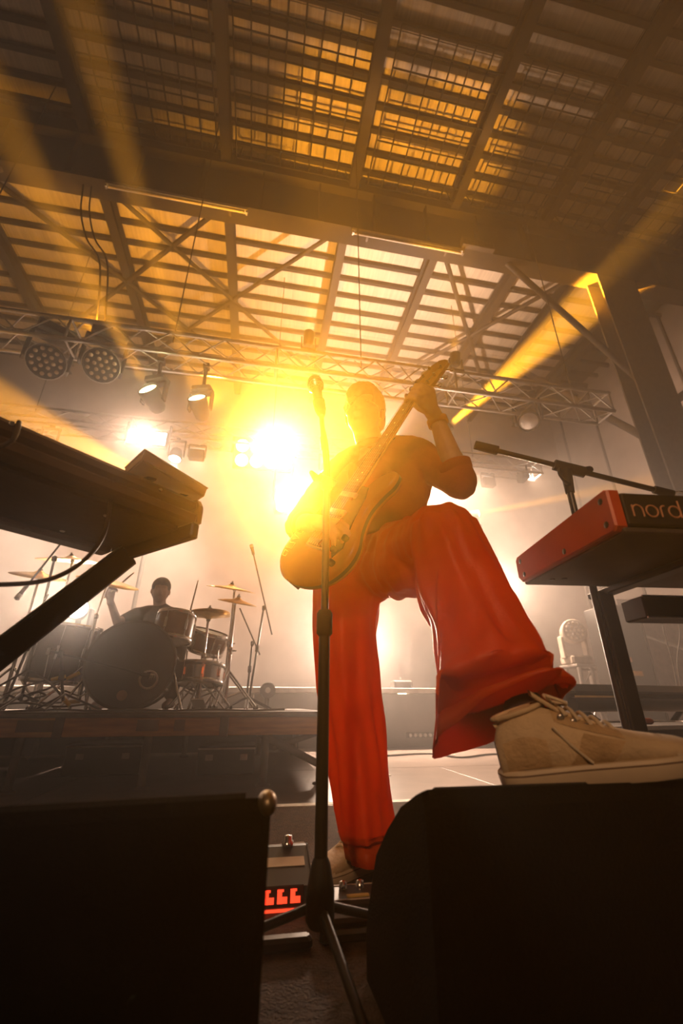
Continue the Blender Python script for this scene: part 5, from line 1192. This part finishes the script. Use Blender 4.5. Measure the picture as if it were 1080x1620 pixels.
# cymbals and stands
def cymbal(label, c, ax, r):
    t_ = thing('cymbal', label, 'cymbal', c, 'cymbals')
    MB().lathe(c, ax, [(0.006, 0.028), (r*0.10, 0.026), (r*0.17, 0.014), (r*0.22, 0.008), (r*0.6, -0.004), (r, -0.020), (r, -0.0215), (r*0.6, -0.006), (r*0.2, 0.005), (r*0.1, 0.022), (0.006, 0.024)], 36, False).build('plate', BRASS, t_)
    MB().lathe(c, ax, [(0.016, 0.026), (0.016, 0.04), (0.006, 0.042)], 10).build('felt', mat('felt', (0.3, 0.25, 0.2), 0.9), t_)
    MB().lathe(c, ax, [(0.006, 0.04), (0.009, 0.044), (0.009, 0.055), (0.003, 0.058)], 8).build('wing_nut', CHROME, t_)
    return t_
def cstand(label, top, base_xy, boom=None, hh=False):
    bx_, by_ = base_xy
    t_ = thing('cymbal_stand', label, 'cymbal stand', (bx_, by_, RT), 'chrome cymbal stands')
    j = V((bx_, by_, top.z-0.02)) if boom is None else V(boom)
    mid = lerp(V((bx_, by_, RT+0.05)), j, 0.5)
    MB().tube([(bx_, by_, RT+0.05), mid], 0.0145, 8).build('lower_tube', CHROME, t_)
    MB().tube([mid, j], 0.0105, 8).build('upper_tube', CHROME, t_)
    MB().lathe(mid, (0, 0, 1), [(0.015, -0.03), (0.021, -0.025), (0.021, 0.02), (0.012, 0.03)], 10).build('height_clamp', CHROME, t_)
    MB().box(j, (0.03, 0.04, 0.04), bev=0.008).build('tilter', CHROME, t_)
    MB().tube([j-(V(top)-j)*(0.35 if boom is not None else 0.0), V(top)+V((0, 0, 0.02))], 0.007, 6).build('boom_arm' if boom is not None else 'tip_rod', CHROME, t_)
    MB().cap(mid+V((0.02, -0.01, 0)), 0.008, mid+V((0.045, -0.015, 0)), 0.006).build('wing_bolt', CHROME, t_)
    for k in range(3):
        a = 2*PI*k/3+0.9+bx_*3; e = V((bx_+0.26*math.cos(a), by_+0.26*math.sin(a), RT+0.012))
        l = MB().tube([(bx_, by_, RT+0.30), e], 0.009, 6).build('leg', CHROME, t_)
        MB().tube([(bx_, by_, RT+0.09), lerp(V((bx_, by_, RT+0.30)), e, 0.55)], 0.006, 6).build('leg_strut', CHROME, l)
        MB().cap(e+V((0, 0, 0.012)), 0.014, e, 0.012).build('rubber_foot', RUBBER, l)
    if hh: MB().box((bx_+0.02, by_-0.16, RT+0.05), (0.09, 0.26, 0.015), (V((1, 0, 0)), V((0, 0.97, -0.2)), V((0, 0.2, 0.97))), 0.004).build('pedal', CHROME, t_)
    return t_
def kit_cymbal(px_, py_, Y, r, tilt, label, slabel, foot, boom=None, hh=False):
    c = PY(px_, py_, Y); cymbal(label, c, V(tilt), r)
    if slabel:
        f_ = PZ(foot[0], foot[1], RT) if foot[1] else None
        cstand(slabel, c, (foot[2], foot[3]), boom, hh)
c = PY(62, 908, 3.75); kit_cymbal(62, 908, 3.75, 0.20, (0.15, -0.30, 1), 'dull cymbal lowest at the far left of the kit', 'stand under the far left cymbal', (0, 0, c.x, c.y+0.02))
c = PY(112, 884, 4.15); kit_cymbal(112, 884, 4.15, 0.27, (0.0, -0.22, 1), 'pale large cymbal highest at the left of the kit', 'stand under the highest left cymbal', (0, 0, c.x+0.02, c.y))
c = PY(172, 918, 3.6); kit_cymbal(172, 918, 3.6, 0.23, (0.22, -0.30, 1), 'golden cymbal just above the bass drum', 'stand of the cymbal above the bass drum', (0, 0, PY(135, 1060, 3.42).x, 3.42), V((PY(152, 975, 3.5).x, 3.5, PY(152, 975, 3.5).z)))
c = PY(366, 929, 4.0); kit_cymbal(366, 929, 4.0, 0.22, (0.12, -0.22, 1), 'upper golden crash cymbal at the right of the kit', 'stand of the upper crash cymbal at the right', (0, 0, c.x+0.03, c.y))
c = PY(376, 950, 3.85); kit_cymbal(376, 950, 3.85, 0.17, (0.15, -0.25, 1), 'lower golden cymbal at the right of the kit', 'stand of the lower cymbal at the right', (0, 0, c.x-0.02, c.y))
c = PY(331, 968, 3.7); kit_cymbal(331, 969, 3.7, 0.17, (0.03, -0.06, 1), 'upper hi-hat cymbal seen edge-on', 'hi-hat stand with a foot pedal', (0, 0, c.x, c.y), None, True)
cymbal('lower hi-hat cymbal seen edge-on', c+V((0, 0, -0.035)), V((0.03, -0.06, -1)), 0.17)
# throne
dc = PY(252, 1010, 4.25)
th_ = thing('drum_throne', 'round drum stool under the drummer', 'stool', (dc.x, 4.3, RT))
MB().lathe((dc.x, 4.3, RT+0.42), Zv, [(0.15, 0), (0.17, 0.02), (0.17, 0.07), (0.15, 0.09), (0.01, 0.095)], 20).build('seat', BLACK, th_)
MB().tube([(dc.x, 4.3, RT+0.1), (dc.x, 4.3, RT+0.43)], 0.014, 8).build('post', CHROME, th_)
for k in range(3): a = 2*PI*k/3; MB().tube([(dc.x, 4.3, RT+0.25), (dc.x+0.24*math.cos(a), 4.3+0.24*math.sin(a), RT+0.01)], 0.010, 6).build('leg', CHROME, th_)
# ------------------------------------------------------------------ drummer
dp = thing('person', 'drummer in a dark tee behind the kit with one arm raised', 'person', (dc.x, 4.28, RT))
DSKIN = mat('drummer_skin', (0.42, 0.24, 0.17), 0.55)
db = MB(); hc = PY(254, 936, 4.22)
ff = (V((0.1, 0, 1.0))-hc); ff.z = -0.25; ff.normalize(); uu = (Zv-ff*ff.z).normalized(); xx = ff.cross(uu)
def DH(a, b, c): return hc + xx*a + ff*b + uu*c
db.ell(DH(0, -0.01, 0.03), (xx, ff, uu), (0.076, 0.095, 0.092)); db.ell(DH(0, 0.018, -0.035), (xx, ff, uu), (0.064, 0.072, 0.085)); db.ell(DH(0, 0.04, -0.08), (xx, ff, uu), (0.045, 0.045, 0.04))
db.cap(DH(0, 0.08, 0.02), 0.012, DH(0, 0.10, -0.022), 0.015)
for s in (-1, 1):
    db.cap(DH(s*0.018, 0.08, 0.03), 0.012, DH(s*0.045, 0.07, 0.03), 0.012); db.ell(DH(s*0.078, -0.01, 0), (xx, ff, uu), (0.01, 0.018, 0.032))
db.cap(DH(-0.016, 0.086, -0.055), 0.009, DH(0.016, 0.086, -0.055), 0.009)
dn = PY(254, 966, 4.28); s1, s2 = PY(220, 972, 4.28), PY(287, 978, 4.26)
e1, h1 = PY(186, 985, 4.12), PY(174, 950, 3.98); e2, h2 = PY(302, 1012, 4.10), PY(298, 985, 3.92)
pe_ = V((dc.x, 4.3, RT+0.56))
db.cap(DH(0, -0.01, -0.07), 0.055, dn, 0.058); db.cap(dn, 0.07, lerp(dn, pe_, 0.4), 0.12); db.cap(lerp(dn, pe_, 0.3), 0.13, pe_, 0.13)
for s, e, h_ in ((s1, e1, h1), (s2, e2, h2)):
    db.cap(dn, 0.05, s, 0.055); db.cap(s, 0.052, e, 0.038); db.cap(e, 0.038, h_, 0.027)
hand(db, h1, (V((-0.1, -0.1, 1))), (-0.6, 0.5, 0), 1, (1.1, 1.15, 1.2, 1.2), (0.5, 0.9))
hand(db, h2, (V((0.05, -0.6, 0.4))), (0.1, 0.3, 0.9), 1, (1.1, 1.15, 1.2, 1.2), (0.5, 0.9))
for s in (-1, 1):
    kn_ = V((dc.x+s*0.24, 3.86, RT+0.56)); an_ = V((dc.x+s*0.24, 3.82, RT+0.10))
    db.cap(pe_+V((s*0.09, 0, -0.02)), 0.085, kn_, 0.058); db.cap(kn_, 0.056, an_, 0.036); db.cap(an_+V((0, 0.02, -0.05)), 0.038, an_+V((0, -0.16, -0.066)), 0.030)
remesh(db, 'body', DSKIN, dp, 0.009, 2)
dh = MB().ell(DH(0, -0.018, 0.048), (xx, ff, uu), (0.086, 0.102, 0.092)).ell(DH(0, -0.05, 0.0), (xx, ff, uu), (0.08, 0.06, 0.08)); remesh(dh, 'hair', HAIR, dp, 0.009, 1)
dt = MB()
dt.cap(lerp(dn, pe_, 0.08), 0.10, lerp(dn, pe_, 0.4), 0.15); dt.cap(lerp(dn, pe_, 0.35), 0.15, pe_, 0.15)
for s, e in ((s1, e1), (s2, e2)): dt.cap(lerp(dn, s, 0.4), 0.065, s, 0.068); dt.cap(s, 0.068, lerp(s, e, 0.6), 0.062)
remesh(dt, 'shirt', mat('dark_tee', (0.10, 0.075, 0.065), 0.85), dp, 0.010, 2, lambda p: 0.006*noise.noise(p*14))
dr = MB()
for s in (-1, 1):
    kn_ = V((dc.x+s*0.24, 3.86, RT+0.56)); an_ = V((dc.x+s*0.24, 3.82, RT+0.12))
    dr.cap(pe_+V((s*0.09, 0, -0.02)), 0.098, kn_, 0.070); dr.cap(kn_, 0.070, an_, 0.055)
remesh(dr, 'trousers', mat('dark_jeans', (0.05, 0.045, 0.05), 0.85), dp, 0.010, 2)
for h_, d_, w_ in ((h1, V((0.55, -0.5, 0.35)), 'drumstick in the raised hand of the drummer'), (h2, V((0.15, -0.3, 0.9)), 'drumstick standing up from the lower hand of the drummer')):
    d_.normalize(); g_ = h_ + (V((-0.1, -0.1, 1)).normalized()*0.07 if h_ is h1 else V((0.05, -0.6, 0.4)).normalized()*0.07)
    tag(MB().tube([g_-d_*0.09, g_+d_*0.26, g_+d_*0.29, g_+d_*0.30, g_+d_*0.31], [0.0075, 0.0065, 0.004, 0.006, 0.003], 8).build('drumstick', mat('hickory', (0.65, 0.45, 0.25), 0.5)), w_, 'drumstick', 'drumsticks')
# ------------------------------------------------------------------ microphone stands round the kit
def micstand(label, mlabel, foot, zt, b0, b1, mic_len=0.14, r=0.009):
    foot = V(foot)
    t_ = thing('microphone_stand', label, 'mic stand', (foot.x, foot.y, RT), 'microphone stands round the drums')
    j = V((foot.x, foot.y, zt)) if not isinstance(zt, V) else zt
    MB().tube([(foot.x, foot.y, RT+0.06), j], r, 8).build('pole', SATIN, t_)
    MB().lathe(lerp(V((foot.x, foot.y, RT+0.06)), j, 0.55), Zv, [(r, -0.03), (r*1.8, -0.025), (r*1.8, 0.025), (r, 0.03)], 8).build('height_clutch', RUBBER, t_)
    MB().tube([b0, b1], r*0.75, 8).build('boom', SATIN, t_)
    MB().box(j, (0.03, 0.035, 0.045), bev=0.008).build('boom_clutch', RUBBER, t_)
    for k in range(3):
        a = 2*PI*k/3+0.5; e = V((foot.x+0.22*math.cos(a), foot.y+0.22*math.sin(a), RT+0.012)); MB().tube([(foot.x, foot.y, RT+0.10), e], 0.007, 6).build('leg', SATIN, t_)
    if mlabel:
        d_ = (V(b1)-V(b0)).normalized(); m_ = thing('microphone', mlabel, 'microphone', b1, 'microphones round the drums')
        MB().lathe(b1, d_, [(0.010, 0.0), (0.014, 0.01), (0.014, mic_len*0.6), (0.018, mic_len*0.65), (0.018, mic_len*0.95), (0.008, mic_len)], 12).build('body', SATIN, m_)
        MB().lathe(b1, d_, [(0.0185, mic_len*0.68), (0.0185, mic_len*0.92)], 12, False).build('grille', mat('mic_grille', (0.45, 0.42, 0.38), 0.35, 1.0, 0.4, 300), m_)
    return t_
f_ = PZ(392, 1118, RT+0.02)
Yf = 4.0; fx_ = PY(393, 1110, Yf)
micstand('slender boom stand right of the drum kit reaching up', 'small microphone on the raised boom right of the kit', (fx_.x, Yf, 0), PY(417, 962, Yf), PY(430, 1004, Yf-0.05), PY(401, 878, Yf+0.1), 0.12)
fx_ = PY(389, 1112, 4.2)
micstand('short boom stand beside the slender one right of the kit', None, (fx_.x, 4.2, 0), PY(399, 1018, 4.2), PY(411, 1036, 4.2), PY(379, 962, 4.1))
fx_ = PY(34, 1105, 3.3)
micstand('leaning boom stand at the far left of the drum riser', 'slim microphone hanging from the far left boom', (fx_.x, 3.3, 0), PY(86, 884, 3.4), PY(104, 850, 3.5), PY(44, 925, 3.3), 0.13)
fx_ = PY(12, 1100, 3.45)
micstand('second leaning stand behind the far left boom stand', None, (fx_.x, 3.45, 0), PY(70, 960, 3.55), PY(76, 940, 3.55), PY(40, 1010, 3.5))
fx_ = PY(100, 1108, 3.12)
micstand('low boom stand aiming across the bass drum', 'round-headed microphone at the hole of the bass drum', (fx_.x, 3.12, 0), PY(96, 1035, 3.1), PY(80, 1030, 3.1), PY(222, 1066, 3.12), 0.09)
# cables strewn at the left of the riser, with yellow plugs
rnd = random.Random(5)
YEL = mat('yellow_plug', (0.85, 0.55, 0.05), 0.45)
words = ['arching highest at the left end of the riser', 'looping low along the riser edge at the left', 'crossing under the far left mic stands', 'snaking towards the floor tom', 'coiling beside the low boom stand']
paths = [[(0, 1085), (30, 1068), (50, 1062), (80, 1082), (105, 1110)], [(0, 1115), (40, 1112), (90, 1118), (140, 1114)], [(5, 1100), (30, 1088), (60, 1080), (95, 1072)], [(20, 1108), (55, 1095), (75, 1090), (100, 1076), (118, 1068)], [(30, 1112), (60, 1103), (72, 1100), (60, 1095), (45, 1104), (70, 1112), (120, 1110)]]
for i, (w_, pa) in enumerate(zip(words, paths)):
    Yc = 3.15+0.06*i
    pts = [PY(a, b, Yc) for a, b in pa]
    for p in pts: p.z = max(p.z, RT+0.008)
    cbl = tag(MB().tube(spline(pts, 6), 0.007, 6).build('cable', CAB), 'dark cable ' + w_, 'cable', 'cables on the drum riser')
    e = pts[-1]; d_ = (pts[-1]-pts[-2]).normalized()
    if i != 1: MB().tube([e-d_*0.05, e-d_*0.02, e+d_*0.03], [0.010, 0.013, 0.012], 8).build('plug', YEL, cbl)
# long cable along the front edge of the riser
tag(MB().tube(spline([PY(-20, 1128, 3.04)+V((0, 0, 0.0))] + [V((PY(x_, 1128, 3.04).x, 3.04, RT+0.008+0.006*(i % 2))) for i, x_ in enumerate(range(30, 500, 60))], 6), 0.007, 6).build('cable', CAB), 'long black cable lying on the front edge of the riser', 'cable', 'cables on the drum riser')
